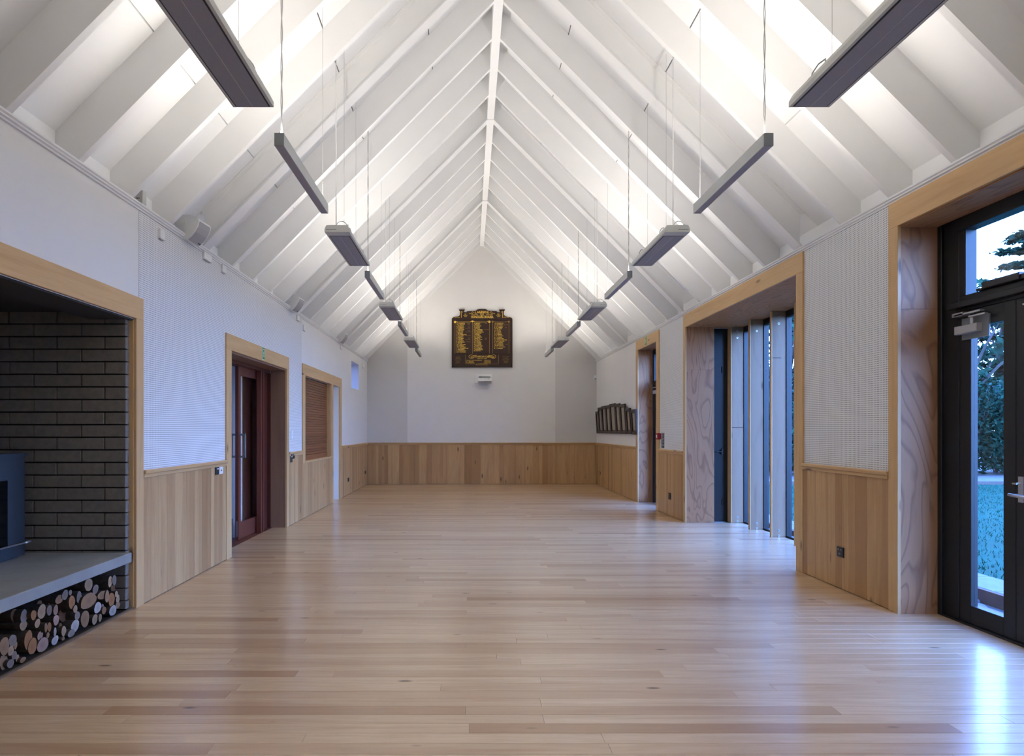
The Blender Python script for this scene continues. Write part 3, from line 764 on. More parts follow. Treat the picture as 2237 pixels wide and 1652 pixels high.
# lever handle and plate on the main leaf
g = G(); g.box((XD + 0.012, 3.664, 0.90), (XD + 0.022, 3.698, 1.062)); pl = g.obj('handle_plate', 'steel', lf2)
g = G(); g.tube([(XD + 0.015, 3.68, 0.945), (XD - 0.045, 3.68, 0.945)], 0.009, 10); g.tube([(XD - 0.045, 3.70, 0.948), (XD - 0.047, 3.64, 0.943), (XD - 0.045, 3.57, 0.940)], 0.010, 10)
g.obj('lever', 'steel', pl, smooth=True)
g = G(); g.tube([(XD + 0.012, 3.683, 1.02), (XD - 0.012, 3.683, 1.02)], 0.006, 8); g.box((XD - 0.02, 3.676, 1.012), (XD - 0.012, 3.706, 1.022)); g.obj('thumb_turn', 'steel', pl)
# door closers
def closer(par, y0, y1):
    s = 1 if y1 > y0 else -1
    g = G(); g.box((XD + 0.012, y0, 1.985), (XD + 0.022, y0 + s * 0.215, 2.135)); b = g.obj('closer_plate', 'bar_end', par)
    g = G(); g.cham((XD - 0.028, y0 + s * 0.052, 2.025), (XD + 0.012, y0 + s * 0.235, 2.082), 0, -1, 0.004); g.obj('closer_body', 'silver_paint', b)
    g = G(); g.tube([(XD - 0.015, y0 + s * 0.10, 2.082), (XD - 0.015, y0 + s * 0.10, 2.125)], 0.012, 10)
    g.box((XD - 0.030, y0 + s * 0.02, 2.155), (XD - 0.0, y0 + s * 0.23, 2.166)); g.box((XD - 0.034, y0 - s * 0.02, 2.128), (XD - 0.012, y0 + s * 0.11, 2.138))
    g.box((XD - 0.03, y0 + s * 0.16, 2.150), (XD + 0.022, y0 + s * 0.25, 2.176)); g.obj('closer_arm', 'steel', b)
closer(lf1, 3.905, 4.15)
closer(lf2, 3.60, 3.2)
g = G(); g.cham((XD - 0.02, 3.66, 2.300), (XD + 0.045, 3.93, 2.345), 0, -1, 0.004); g.box((XD - 0.0, 3.93, 2.300), (XD + 0.03, 3.99, 2.315)); g.box((XD - 0.01, 3.48, 2.300), (XD + 0.03, 3.66, 2.33)); g.obj('window_winder', 'black', d1)

# ------------------------------------------------------------------ RIGHT: WINDOW BAY
w1 = empty('window_1', (3.9, 7.1, 0), 'tall glazed bay behind a row of laminated timber posts', 'window', kind='structure')
XP0, XP1 = 3.83, 4.00
for (z0, z1) in ((0.0, 2.235), (2.237, 2.86)):
    G().box((XR, BAY[1], z0), (3.585, BAY[1] + 0.018, z1)).obj('plywood_lining', 'ply', w1)
G().box((XR + 0.24, BAY[1] + 0.018, 0), (3.585, 8.80, 2.88)).obj('lining_core', 'black', w1)
G().box((XR, BAY[0] - 0.018, 0), (3.80, BAY[0], 2.86)).obj('plywood_lining', 'ply', w1)
G().box((XR, BAY[0] - 0.02, 2.860), (4.06, 8.80, 2.885)).obj('plywood_soffit', 'ply_soffit', w1)
G().box((XR + 0.27, BAY[0] - 0.1, 2.885), (4.20, 8.95, 3.05)).obj('bay_roof', 'clad', w1)
# narrow black vent door on the far side of the bay
vd = G().box((3.585, 8.66, 0.0), (3.83, 8.72, 2.85)).obj('vent_panel', 'alu', w1)
g = G(); g.box((3.64, 8.63, 1.03), (3.73, 8.645, 1.042)); g.box((3.72, 8.63, 1.0), (3.74, 8.66, 1.07)); g.obj('vent_latch', 'black', vd)
for z in (0.25, 1.0, 2.2):
    G().tube([(3.735, 8.655, z), (3.735, 8.655, z + 0.09)], 0.008, 8).obj('hinge', 'black', vd)
def post(y0, th):
    p = G().cham((XP0, y0, 0.001), (XP1, y0 + th, 2.859), 1, -1, 0.002).obj('timber_post', 'post', w1, tone=R.uniform(0.0, 0.25))
    for z in (0.012 + 0.01, 0.085, 2.70, 2.80):
        g = G(); xm = (XP0 + XP1) / 2 - 0.005
        g.disc((xm, y0, z), 1, 0.013, -0.004, 14); bo = g.obj('bolt', 'steel', p)
        g = G(); g.disc((xm, y0 - 0.004, z), 1, 0.0065, -0.004, 6); g.obj('bolt_head', 'black', bo)
    G().cham((XP0 - 0.012, y0 - 0.0, 0.001), (XP0, y0 + th, 2.859), 0, -1, 0.001).obj('post_lit_side', 'trim_z', p, tone=0.2)  # room side of the post coloured paler to carry the warm lamp light
    return p
p1 = post(8.546, 0.175); p2 = post(7.969, 0.048); p3 = post(7.402, 0.042); p4 = post(6.845, 0.045); p5 = post(6.28, 0.045); p6 = post(5.72, 0.045)
G().box((XP0 + 0.0, 8.5445, 1.40 - 0.012), (XP1, 8.546, 1.40)).obj('split', 'joint', p1)
G().box((XP0 + 0.0, 7.4008, 2.262), (XP0 + 0.11, 7.402, 2.272)).obj('split', 'joint', p3)
# black glazing frame outside the posts
frame_bar('glazing_sill', (4.0, 5.6, -0.03), (4.07, 8.75, 0.02), w1)
frame_bar('glazing_head', (4.0, 5.6, 2.78), (4.07, 8.75, 2.86), w1)
for yy in (8.546, 7.969, 7.402, 6.845, 6.28, 5.72):
    frame_bar('glazing_mullion', (4.001, yy - 0.012, 0.02), (4.07, yy + 0.06, 2.78), w1)
for (a, b) in ((5.78, 6.268), (6.34, 6.833), (6.905, 7.39), (7.462, 7.957), (8.029, 8.534)):
    G().box((4.035, a, 0.02), (4.041, b, 2.78)).obj('pane', 'glass', w1)
G().box((3.83, 8.72, -0.02), (4.07, 8.80, 2.86)).obj('bay_return', 'alu', w1)
G().box((XR + 0.27, 5.52, -0.02), (4.07, 5.64, 2.88)).obj('bay_return', 'clad', w1)
G().box((3.985, 5.64, -0.1), (4.07, 8.75, -0.031)).obj('bay_base', 'alu', w1)

# ------------------------------------------------------------------ RIGHT: FAR EXIT DOOR
d2 = empty('door_2', (3.44, 10.45, 0), 'black framed glazed exit door near the picture frames', 'door', kind='structure')
G().box((XR, D2[1], 0), (3.43, D2[1] + 0.018, 2.855)).obj('plywood_lining', 'ply', d2)
G().box((XR, D2[0] - 0.018, 0), (3.43, D2[0], 2.855)).obj('plywood_lining', 'ply', d2)
G().box((XR, D2[0], 2.852), (3.45, D2[1], 2.865)).obj('plywood_soffit', 'ply_soffit', d2)
frame_bar('frame_jamb', (3.432, 10.88, 0), (3.53, D2[1] - 0.001, 2.851), d2); frame_bar('frame_jamb', (3.432, D2[0] + 0.001, 0), (3.53, 9.98, 2.851), d2); frame_bar('frame_head', (3.432, 9.98, 2.76), (3.53, 10.88, 2.851), d2)
frame_bar('transom_bar', (3.43, D2[0], 2.2), (3.53, D2[1], 2.27), d2)
l = frame_bar('door_leaf', (3.435, 10.78, 0.014), (3.48, 10.88, 2.2), d2)
frame_bar('stile', (3.435, 9.98, 0.014), (3.48, 10.08, 2.2), l); frame_bar('bottom_rail', (3.435, 10.08, 0.014), (3.48, 10.78, 0.15), l); frame_bar('top_rail', (3.435, 10.08, 2.07), (3.48, 10.78, 2.2), l)
G().box((3.455, 10.08, 0.15), (3.461, 10.78, 2.07)).obj('pane', 'glass', l); G().box((3.47, 9.98, 2.27), (3.476, 10.88, 2.76)).obj('transom_pane', 'glass', d2)
g = G(); g.box((3.39, 10.60, 2.02), (3.435, 10.82, 2.08)); g.box((3.40, 10.55, 2.13), (3.42, 10.85, 2.145)); g.obj('door_closer', 'silver_paint', l)

# ------------------------------------------------------------------ HEATERS AND UPLIGHT BARS
ZB = 3.080
LX, RX = -1.152, 1.815
def cz(x): return ceil_z(x - XL if x < XM else XR - x)
SIDE = {LX: 'left', RX: 'right'}
def heater(x, y, label, inner):
    e = empty('radiant_heater', (x, y, ZB), label, 'heater', 'radiant heater panels hung in two rows')
    L = 1.06; hw = 0.108; ht = 0.060
    prof = [(x - hw, ZB), (x + hw, ZB), (x + hw, ZB + 0.028), (x + hw - 0.016, ZB + ht), (x - hw + 0.016, ZB + ht), (x - hw, ZB + 0.028)]
    g = G(); g.prism(prof, 1, y, y + L)
    cs = g.obj('casing', 'case', e)
    m = 0.016
    g = G(); g.box((x - hw + m, y + 0.10, ZB - 0.0015), (x + hw - m, y + L - 0.008, ZB + 0.001)); g.obj('recess_edge', 'black', cs)
    g = G()
    g.box((x - hw + m + 0.008, y + 0.102, ZB - 0.004), (x - 0.0008, y + L - 0.014, ZB - 0.0012)); g.obj('heating_panel', 'element', e)
    g = G(); g.box((x + 0.0008, y + 0.102, ZB - 0.004), (x + hw - m - 0.008, y + L - 0.014, ZB - 0.0012)); g.obj('heating_panel', 'element', e)
    g = G(); g.box((x - 0.0012, y + 0.102, ZB - 0.0046), (x + 0.0012, y + L - 0.014, ZB - 0.0030)); g.obj('seam', 'case', e)
    g = G(); s = 1 if x > XM else -1
    a = x - s * 0.03 if s < 0 else x - 0.03
    g.box((min(x + s * 0.095, x + s * 0.005), y - 0.0012, ZB + 0.020), (max(x + s * 0.095, x + s * 0.005), y, ZB + 0.0235)); g.obj('maker_strip', 'bar_end', cs)
    # suspension wires, looped flex and gland
    top = cz(x)
    g = G(); g.tube([(x - 0.02, y + 0.06, ZB + ht), (x - 0.02, y + 0.06, top)], 0.0042, 6); g.obj('supply_flex', 'flex', e)
    for yy in (y + 0.30, y + L - 0.2):
        g = G(); g.tube([(x, yy, ZB + ht + 0.03), (x, yy, top)], 0.0013, 5); g.obj('suspension_wire', 'wire', e)
    lp = []
    for k in range(9):
        t = math.pi * k / 8; lp.append((x - 0.02 + 0.085 * (1 - math.cos(t)) / 2 * 1.15, y + 0.06, ZB + ht + 0.055 * math.sin(t)))
    g = G(); g.tube(lp, 0.0042, 6); g.obj('flex_loop', 'flex', e, smooth=True)
    g = G(); g.tube([(x + 0.078, y + 0.06, ZB + ht - 0.002), (x + 0.078, y + 0.06, ZB + ht + 0.022)], 0.011, 8); g.obj('cable_gland', 'bar', e)
    for yy in (y + 0.16, y + L - 0.26):
        g = G()
        q = x - inner * 0.07
        g.tube([(q, yy, ZB + ht), (q - inner * 0.0, yy, ZB + ht + 0.034), (q, yy + 0.06, ZB + ht + 0.045), (q, yy + 0.11, ZB + ht + 0.03), (q, yy + 0.12, ZB + ht)], 0.004, 6)
        g.box((q - 0.012, yy - 0.01, ZB + ht), (q + 0.012, yy + 0.02, ZB + ht + 0.006)); g.box((q - 0.012, yy + 0.11, ZB + ht), (q + 0.012, yy + 0.13, ZB + ht + 0.012))
        g.obj('hanger_clip', 'bar', e)
    return e
def bar(x, y, label):
    e = empty('linear_light', (x, y, ZB), label, 'light', 'slim linear uplights hung in two rows')
    L = 1.117; hw = 0.029; h = 0.076
    g = G(); g.box((x - hw, y + 0.004, ZB + 0.003), (x + hw, y + L - 0.004, ZB + h - 0.001)); g.box((x - hw, y + 0.004, ZB), (x - hw + 0.006, y + L - 0.004, ZB + 0.003)); g.box((x + hw - 0.006, y + 0.004, ZB), (x + hw, y + L - 0.004, ZB + 0.003))
    body = g.obj('housing', 'bar', e)
    for (a, b) in ((y, y + 0.004), (y + L - 0.004, y + L)):
        g = G(); g.box((x - hw, a, ZB), (x + hw, b, ZB + h)); g.obj('end_cap', 'bar_end', e)
    g = G(); g.box((x - hw + 0.0065, y + 0.012, ZB + 0.001), (x + hw - 0.0065, y + L - 0.012, ZB + 0.003)); g.obj('lower_diffuser', 'diff', e)
    g = G(); g.box((x - hw + 0.005, y + 0.01, ZB + h - 0.001), (x + hw - 0.005, y + L - 0.01, ZB + h + 0.001)); g.obj('upper_diffuser', 'lit', e)
    top = cz(x)
    pts = lambda ph: [(x + 0.0045 * math.cos(ph + k * 1.1), y + 0.05 + 0.0045 * math.sin(ph + k * 1.1), ZB + h + (top - ZB - h) * k / 24) for k in range(25)]
    for ph in (0.0, 3.14):
        g = G(); g.tube(pts(ph), 0.0028, 5); g.obj('supply_wire', 'wire', e)
    g = G(); g.tube([(x, y + L - 0.06, ZB + h), (x, y + L - 0.06, top)], 0.0013, 5); g.obj('suspension_wire', 'wire', e)
    g = G(); g.tube([(x, y + 0.05, ZB + h), (x, y + 0.05, ZB + h + 0.03)], 0.006, 8); g.obj('wire_grip', 'steel', e)
    for tilt in (-1, 1):               # batwing optic: two rows of emitters tilted outwards
        ld = bpy.data.lights.new('uplight', 'AREA'); ld.shape = 'RECTANGLE'; ld.size = 0.022; ld.size_y = L - 0.04
        ld.energy = LAMP_W / 2; ld.color = LAMP_COL; ld.spread = math.radians(150)
        lo = bpy.data.objects.new('uplight', ld); COL.objects.link(lo); lo.parent = e
        lo.location = Vector((tilt * 0.013, L / 2, h + 0.012)); lo.rotation_euler = (math.pi, tilt * math.radians(-24), 0)
    return e
near_words = ['nearest', 'second', 'third', 'farthest']
for x in (LX, RX):
    s = SIDE[x]; inner = 1 if x > XM else -1
    for k, y in enumerate((2.07, 5.10, 8.17, 11.24)):
        heater(x, y, ('%s radiant heater panel of the %s row, grey-cased and hung on wires' if k else '%s radiant heater panel of the %s row, cut off by the picture top') % (near_words[k], s), inner)
    for k, y in enumerate((3.55, 6.62, 9.69, 12.76)):
        bar(x, y, '%s slim grey linear uplight of the %s row, hung on wires' % (near_words[k], s))
    for k, y in enumerate((0.48, -2.59)):
        bar(x, y, '%s slim linear uplight of the %s row behind the viewer' % (('first', 'second')[k], s))

# ------------------------------------------------------------------ SPEAKERS AND BOXES AT THE LEFT EAVE
def speaker(x, y, z, label, s=1.0):
    e = empty('wall_speaker', (x, y, z - 0.12), label, 'speaker', 'white speakers along the left eave')
    rot = Matrix.Translation((x, y, z)) @ Matrix.Rotation(math.radians(-6), 4, 'Z') @ Matrix.Rotation(math.radians(34), 4, 'Y')
    # cabinet seen from the side: narrow back, bowed front; front faces local +X
    pr = [(-0.105, -0.045), (-0.105, 0.045), (-0.02, 0.098), (0.06, 0.108), (0.082, 0.100), (0.096, 0.05), (0.10, 0.0), (0.096, -0.05), (0.082, -0.100), (0.06, -0.108), (-0.02, -0.098)]
    g = G(); g.prism(pr, 1, -0.10, 0.10); g.xf(rot)
    cab = g.obj('cabinet', 'white_pl', e)
    fr = [(0.0835, 0.098), (0.0975, 0.05), (0.1015, 0.0), (0.0975, -0.05), (0.0835, -0.098)]
    g = G()
    vs = [(p[0] + 0.001, -0.088, p[1]) for p in fr] + [(p[0] + 0.001, 0.088, p[1]) for p in fr]
    g.add(vs, [(i, i + 1, 6 + i, 5 + i) for i in range(4)]); g.xf(rot); g.obj('grille', 'silver_paint', cab)
    g = G(); g.box((0.092, 0.045, -0.085), (0.0965, 0.075, -0.077)); g.xf(rot); g.obj('badge', 'black', cab)
    g = G()
    for yy in (-0.106, 0.106):
        g.disc((-0.045, yy - 0.005, 0.01), 1, 0.036, 0.010, 18); g.disc((-0.045, yy - 0.009, 0.01), 1, 0.014, 0.018, 12)
    g.box((-0.125, -0.112, -0.012), (-0.045, -0.101, 0.032)); g.box((-0.125, 0.101, -0.012), (-0.045, 0.112, 0.032)); g.box((-0.130, -0.112, -0.012), (-0.120, 0.112, 0.032))
    g.xf(rot); g.obj('bracket', 'white_pl', e)
    g = G(); g.tube([rot @ Vector((-0.12, 0, 0.01)), (XL - 0.135, y, z + 0.05)], 0.014, 8); g.obj('wall_arm', 'white_pl', e)
    return e
speaker(-2.505, 5.30, 3.175, 'nearest white wall speaker on the left eave, tilted down', 1.0)
speaker(-2.505, 8.36, 3.175, 'middle white wall speaker on the left eave, above the sliding doorway', 1.0)
speaker(-2.505, 11.42, 3.175, 'farthest white wall speaker on the left eave, above the serving hatch', 1.0)
def jbox(x, y, z, label):
    e = empty('junction_box', (x, y, z), label, 'box', 'grey boxes at the left eave')
    g = G(); g.cham((XL - 0.14, y, z), (XL - 0.01, y + 0.05, z + 0.125), 1, -1, 0.004); b = g.obj('box_body', 'grey_pl', e)
    g = G(); g.cham((XL - 0.14, y - 0.012, z - 0.004), (XL - 0.085, y + 0.062, z + 0.14), 1, -1, 0.004); g.obj('base', 'grey_pl', e)
    g = G(); g.box((XL - 0.06, y - 0.001, z + 0.058), (XL - 0.048, y, z + 0.066)); g.box((XL - 0.044, y - 0.001, z + 0.058), (XL - 0.036, y, z + 0.066)); g.obj('marking', 'black', b)
jbox(0, 4.60, 3.115, 'grey junction box on the left eave above the fireplace casing corner')
jbox(0, 8.92, 3.105, 'small grey junction box on the left eave past the middle speaker')
# cover plates under the left cornice
PLN = ['nearest', 'second', 'third', 'fourth', 'fifth', 'sixth', 'seventh']
for k, (px, py, w, h) in enumerate(((349, 513, 11, 20), (449, 562, 16, 16), (485, 588, 8, 16), (648.5, 695, 5, 11), (663, 717, 4, 12), (744, 759, 3, 7), (792, 799, 2.5, 9))):
    Y = yl(px); Z = zpx(py, Y); dy = w * Y * Y / (2.552 * F) / 2; dz = h * Y / F / 2
    e = empty('cover_plate', (XL, Y, Z - dz), '%s small white cover plate below the left cornice, counted from the fireplace' % PLN[k], 'plate', 'white cover plates under the left cornice')
    xb = XL + (0.006 if Y < 8.9 else 0)
    G().cham((xb, Y - dy, Z - dz), (xb + 0.022, Y + dy, Z + dz), 0, 1, 0.003).obj('cover', 'white_pl', e)
    G().cham((xb, Y - dy * 0.8, Z - dz - 0.006), (xb + 0.014, Y + dy * 0.8, Z - dz), 2, -1, 0.002).obj('cable_entry', 'grey_pl', e)
g = G()
# ------------------------------------------------------------------ SWITCHES, SOCKETS, SIGNS
def plate(name, side, Y, Z, w, h, mat, label, cat='socket', group=None, rocker=None, proud=0.012):
    xw = (XL + 0.018) if side < 0 else (XR - 0.018); s = 1 if side < 0 else -1
    if Z > 1.05: xw = XL + 0.006 if side < 0 else XR - 0.006
    e = empty(name, (xw, Y, Z - h / 2), label, cat, group)
    G().cham((xw, Y - w / 2, Z - h / 2), (xw + s * proud, Y + w / 2, Z + h / 2), 0, s, 0.003).obj('faceplate', mat, e)
    for (dy, dz, ww, hh, mm) in (rocker or []):
        G().cham((xw + s * proud, Y + dy - ww / 2, Z + dz - hh / 2), (xw + s * (proud + 0.004), Y + dy + ww / 2, Z + dz + hh / 2), 0, s, 0.001).obj('rocker', mm, e)
    return e
plate('light_switch', -1, 5.878, 0.945, 0.075, 0.075, 'black', 'square black light switch below the rail, left of the sliding doorway', 'switch', None, [(0.0, 0.02, 0.03, 0.012, 'white_pl')])
plate('card_reader', -1, 5.963, 0.945, 0.085, 0.075, 'white_pl', 'square white switch plate beside the black one, left doorway', 'switch', None, [(0.0, 0.0, 0.012, 0.014, 'black')])
plate('light_switch', -1, 8.335, 0.955, 0.07, 0.122, 'black', 'tall black light switch right of the sliding doorway', 'switch', None, [(-0.012, 0.02, 0.012, 0.016, 'white_pl'), (0.012, 0.02, 0.012, 0.016, 'white_pl')])
plate('light_switch', -1, 8.44, 0.98, 0.075, 0.075, 'black', 'small black switch beside the tall one, right of the doorway', 'switch', None, [(0.0, 0.018, 0.014, 0.012, 'white_pl')])
plate('light_switch', -1, 8.40, 1.285, 0.075, 0.12, 'white_pl', 'white switch plate on the perforated panel right of the doorway', 'switch', None, [(0.0, 0.0, 0.02, 0.03, 'white_lac')], 0.010)
plate('power_socket', 1, 4.985, 0.318, 0.085, 0.085, 'black', 'black power socket low on the right wainscot beside the near entrance', 'socket', None, [(0.018, 0.02, 0.014, 0.010, 'bar_end'), (-0.018, 0.02, 0.014, 0.010, 'bar_end'), (0.0, -0.015, 0.02, 0.014, 'bar_end')])
plate('power_socket', 1, 9.24, 0.313, 0.085, 0.105, 'black', 'black power socket between the window bay and the far exit door', 'socket', None, [(0.018, 0.02, 0.014, 0.010, 'bar_end'), (-0.018, 0.02, 0.014, 0.010, 'bar_end')])
plate('power_socket', 1, 14.18, 0.31, 0.10, 0.07, 'black', 'black and white power socket in the back right corner', 'socket', None, [(-0.025, 0.0, 0.045, 0.06, 'white_pl')])
plate('power_socket', -1, 12.28, 0.315, 0.11, 0.08, 'black', 'black power socket left of the back left corner, nearer one', 'socket', None, [(0.02, 0.02, 0.014, 0.010, 'bar_end')])
plate('power_socket', -1, 14.27, 0.325, 0.10, 0.075, 'black', 'black power socket closest to the back left corner', 'socket', None, [(0.02, 0.02, 0.014, 0.010, 'bar_end')])
# exit signs
def exit_sign(side, Y, Z, w, h, label):
    xw = (XL + 0.024) if side < 0 else (XR - 0.024); s = 1 if side < 0 else -1
    e = empty('exit_sign', (xw, Y, Z - h / 2), label, 'sign', 'green running man exit signs')
    def q(nm, y0, y1, z0, z1, m, lay): 
        G().box((xw + s * lay * 0.0012, Y + y0 * w, Z + z0 * h), (xw + s * (lay + 1) * 0.0012, Y + y1 * w, Z + z1 * h)).obj(nm, m, e)
    q('sign_plate', -0.5, 0.5, -0.5, 0.5, 'pale_green', 0); q('green_field', -0.42, 0.42, -0.44, 0.44, 'green', 1)
    q('door_symbol', -0.30, 0.30, -0.38, 0.36, 'pale_green', 2); q('door_opening', -0.20, 0.22, -0.38, 0.28, 'green', 3)
    g = G(); x0 = xw + s * 0.0048; x1 = xw + s * 0.006
    c = (Y + 0.02 * w, Z)
    g.tube([(x0, c[0] + 0.06 * w, Z + 0.20 * h), (x1, c[0] + 0.06 * w, Z + 0.20 * h)], 0.06 * h, 10)
    def limb(pts, t):
        for (a, b) in zip(pts[:-1], pts[1:]):
            d = Vector((b[0] - a[0], b[1] - a[1])); n = Vector((-d.y, d.x)).normalized() * t
            P = [(Y + a[0] + n.x, Z + a[1] + n.y), (Y + b[0] + n.x, Z + b[1] + n.y), (Y + b[0] - n.x, Z + b[1] - n.y), (Y + a[0] - n.x, Z + a[1] - n.y)]
            g.prism(P, 0, x0, x1)
    limb([(0.04 * w, 0.13 * h), (-0.02 * w, -0.08 * h)], 0.010); limb([(-0.02 * w, -0.08 * h), (0.10 * w, -0.18 * h), (0.06 * w, -0.32 * h)], 0.006)
    limb([(-0.02 * w, -0.08 * h), (-0.10 * w, -0.22 * h), (-0.22 * w, -0.24 * h)], 0.006); limb([(0.04 * w, 0.12 * h), (0.20 * w, 0.04 * h)], 0.004); limb([(0.04 * w, 0.12 * h), (-0.14 * w, 0.06 * h), (-0.18 * w, -0.05 * h)], 0.004)
    g.obj('running_figure', 'pale_green', e)
exit_sign(-1, 7.20, zpx(772.5, 7.20), 0.105, 0.158, 'green running man exit sign above the left sliding doorway')
exit_sign(1, 10.47, zpx(744.6, 10.47), 0.11, 0.165, 'green running man exit sign above the far right exit door')
# fire call point and notice
e = empty('fire_call_point', (XR, 9.72, 1.20), 'red fire alarm call point beside the far exit door', 'alarm')
G().cham((XR - 0.024, 9.70, 1.195), (XR - 0.065, 9.79, 1.305), 0, -1, 0.006).obj('housing', 'red', e)
G().box((XR - 0.065, 9.722, 1.225), (XR - 0.067, 9.768, 1.275)).obj('glass_panel', 'white_pl', e)
G().box((XR - 0.006, 9.70, 1.20), (XR - 0.026, 9.765, 1.30)).obj('back_box', 'red', e)
e = empty('fire_notice', (XR - 0.006, 9.6, 1.06), 'tall navy fire notice with white lines under the call point', 'sign')
G().box((XR - 0.006, 9.535, 1.062), (XR - 0.010, 9.672, 1.308)).obj('notice_board', 'navy', e)
g = G()
for k in range(9):
    z = 1.285 - k * 0.024
    g.box((XR - 0.010, 9.55, z), (XR - 0.0112, 9.55 + (0.11 if k % 3 else 0.08), z + (0.010 if k else 0.014)))
g.obj('notice_lines', 'silver_paint', e)
# motion sensor in the back right corner
e = empty('motion_sensor', (XR - 0.05, YB - 0.05, 2.60), 'small white motion sensor high in the back right corner', 'sensor')
g = G(); g.prism([(XR, YB - 0.07), (XR - 0.07, YB), (XR, YB)], 2, 2.59, 2.72); g.obj('sensor_body', 'white_pl', e)
g = G(); g.tube([(XR - 0.035, YB - 0.038, 2.60), (XR - 0.035, YB - 0.038, 2.655)], 0.022, 12); g.obj('sensor_lens', 'silver_paint', e)
# wall unit below the honours board: short-throw projector on a plate
e = empty('wall_projector', (0.35, YB, 2.49), 'white box-shaped unit on a wall plate under the honours board', 'projector')
bx = lambda px: xpx(px, YB); bz = lambda py: zpx(py, YB)
G().cham((bx(1036), YB - 0.005, bz(838)), (bx(1075), YB - 0.03, bz(818)), 1, -1, 0.006).obj('wall_plate', 'white_pl', e)
g = G(); g.prism([(YB - 0.03, bz(837)), (YB - 0.21, bz(835)), (YB - 0.21, bz(828)), (YB - 0.15, bz(826)), (YB - 0.03, bz(826))], 0, bx(1044), bx(1073)); bod = g.obj('unit_body', 'white_pl', e)
g = G(); g.box((bx(1046), YB - 0.20, bz(824)), (bx(1070), YB - 0.03, bz(821))); g.obj('upper_shelf', 'white_pl', e)
g = G(); g.box((bx(1047), YB - 0.14, bz(826)), (bx(1071), YB - 0.04, bz(824))); g.obj('dark_gap', 'bar_end', e)
g = G(); g.box((bx(1057), YB - 0.2112, bz(829.8)), (bx(1061), YB - 0.21, bz(828.8))); g.box((bx(1064.5), YB - 0.2112, bz(830.5)), (bx(1069), YB - 0.21, bz(828.2))); g.box((bx(1050), YB - 0.2112, bz(830)), (bx(1050.6), YB - 0.21, bz(828.6))); g.obj('front_markings', 'bar', bod)
g = G(); g.box((bx(1045), YB - 0.20, bz(838)), (bx(1072), YB - 0.05, bz(836.8))); g.obj('under_tray', 'grey_pl', e)

# ------------------------------------------------------------------ HONOURS BOARD
hb = empty('honours_board', (xpx(1053, YB), YB, zpx(803, YB)), 'dark timber honours board with gold lettering on the gable wall', 'board')
crop = [(105,560),(112,545),(130,525),(180,500),(300,480),(350,460),(372,425),(375,300),(345,275),(345,258),(520,258),(520,275),(495,300),(488,340),(580,345),(592,322),(640,305),(830,300),(900,285),(945,248),(1000,237),(1190,237),(1225,250),(1270,285),(1340,300),(1530,303),(1575,318),(1590,342),(1665,345),(1672,300),(1648,275),(1648,258),(1830,258),(1830,275),(1800,300),(1800,430),(1830,460),(1890,485),(1980,500),(2045,522),(2066,545),(2072,560)]
out = [(980 + a / 14.913, 660 + b / 14.913) for a, b in crop] + [(1119.2, 803), (987, 803)]
Yb0 = YB - 0.006; Yb1 = YB - 0.046
G().prism([(xpx(a, YB), zpx(b, YB)) for a, b in out], 1, Yb0, Yb1).obj('backboard', 'board', hb, tone=0.2)
def hrect(nm, x0, x1, y0, y1, t, mat='board', par=hb, base=Yb1, tone=0.5):
    return G().cham((bx(x0), base, bz(y1)), (bx(x1), base - t, bz(y0)), 1, -1, 0.003).obj(nm, mat, par, tone=tone)
hrect('rail', 987, 1119.2, 699.0, 701.2, 0.012); hrect('rail', 987, 1119.2, 773.6, 775.2, 0.010)
hrect('stile', 987, 990.5, 701.2, 803, 0.010); hrect('stile', 1116, 1119.2, 701.2, 803, 0.010); hrect('stile', 1071.2, 1074.2, 701.2, 774, 0.010); hrect('rail', 987, 1119.2, 800, 803, 0.010)
hrect('stile', 1010, 1012, 775.2, 800, 0.006); hrect('stile', 1091, 1093, 775.2, 800, 0.006)
hrect('pilaster_cap', 1002.8, 1015.2, 677.2, 678.6, 0.02); hrect('pilaster_cap', 1090.2, 1102.9, 677.2, 678.6, 0.02)
YT = Yb1 - 0.0015
fc = bpy.data.curves.new('tmp_text', 'FONT'); fc.resolution_u = 2; fc.offset = 0.014
fo = bpy.data.objects.new('tmp_text', fc); COL.objects.link(fo)
def text_into(g, txt, xc, yc, h, w=None, align='C', arc=0.0):
    """flat letters in photo pixels on the board: centre/left x, middle y, height h, width w"""
    fc.body = txt
    dg = bpy.context.evaluated_depsgraph_get(); dg.update()
    me = bpy.data.meshes.new_from_object(fo.evaluated_get(dg))
    vs = [v.co.copy() for v in me.vertices]; fs = [tuple(p.vertices) for p in me.polygons]
    bpy.data.meshes.remove(me)
    if not vs: return
    x0 = min(v.x for v in vs); x1 = max(v.x for v in vs); y0 = 0.0; y1 = 0.69
    ww = w if w else (x1 - x0) / 0.69 * h
    sx_, sy_ = ww / (x1 - x0), h / (y1 - y0)
    ox = xc - ww / 2 if align == 'C' else xc
    res = []
    for v in vs:
        px = ox + (v.x - x0) * sx_; py = yc + h / 2 - (v.y - y0) * sy_
        u = (px - (ox + ww / 2)) / (ww / 2)
        py += arc * u * u
        res.append((bx(px), YT, bz(py)))
    g.add(res, fs)
g = G()
text_into(g, 'LAKESIDE', 1053, 682.3, 4.6, 29, arc=1.6); g.obj('title_lettering', 'gold', hb)
g = G(); text_into(g, 'HONOURS BOARD.', 1053.6, 693.2, 5.4, 49); g.obj('title_lettering', 'gold', hb)
g = G(); text_into(g, 'SOUTH AFRICAN CAMPAIGN', 1054, 779.6, 3.8, 51.5, arc=1.6); g.obj('campaign_lettering', 'gold', hb)
g = G(); text_into(g, '1899 TO 1902', 1053, 784.0, 1.9, 20)
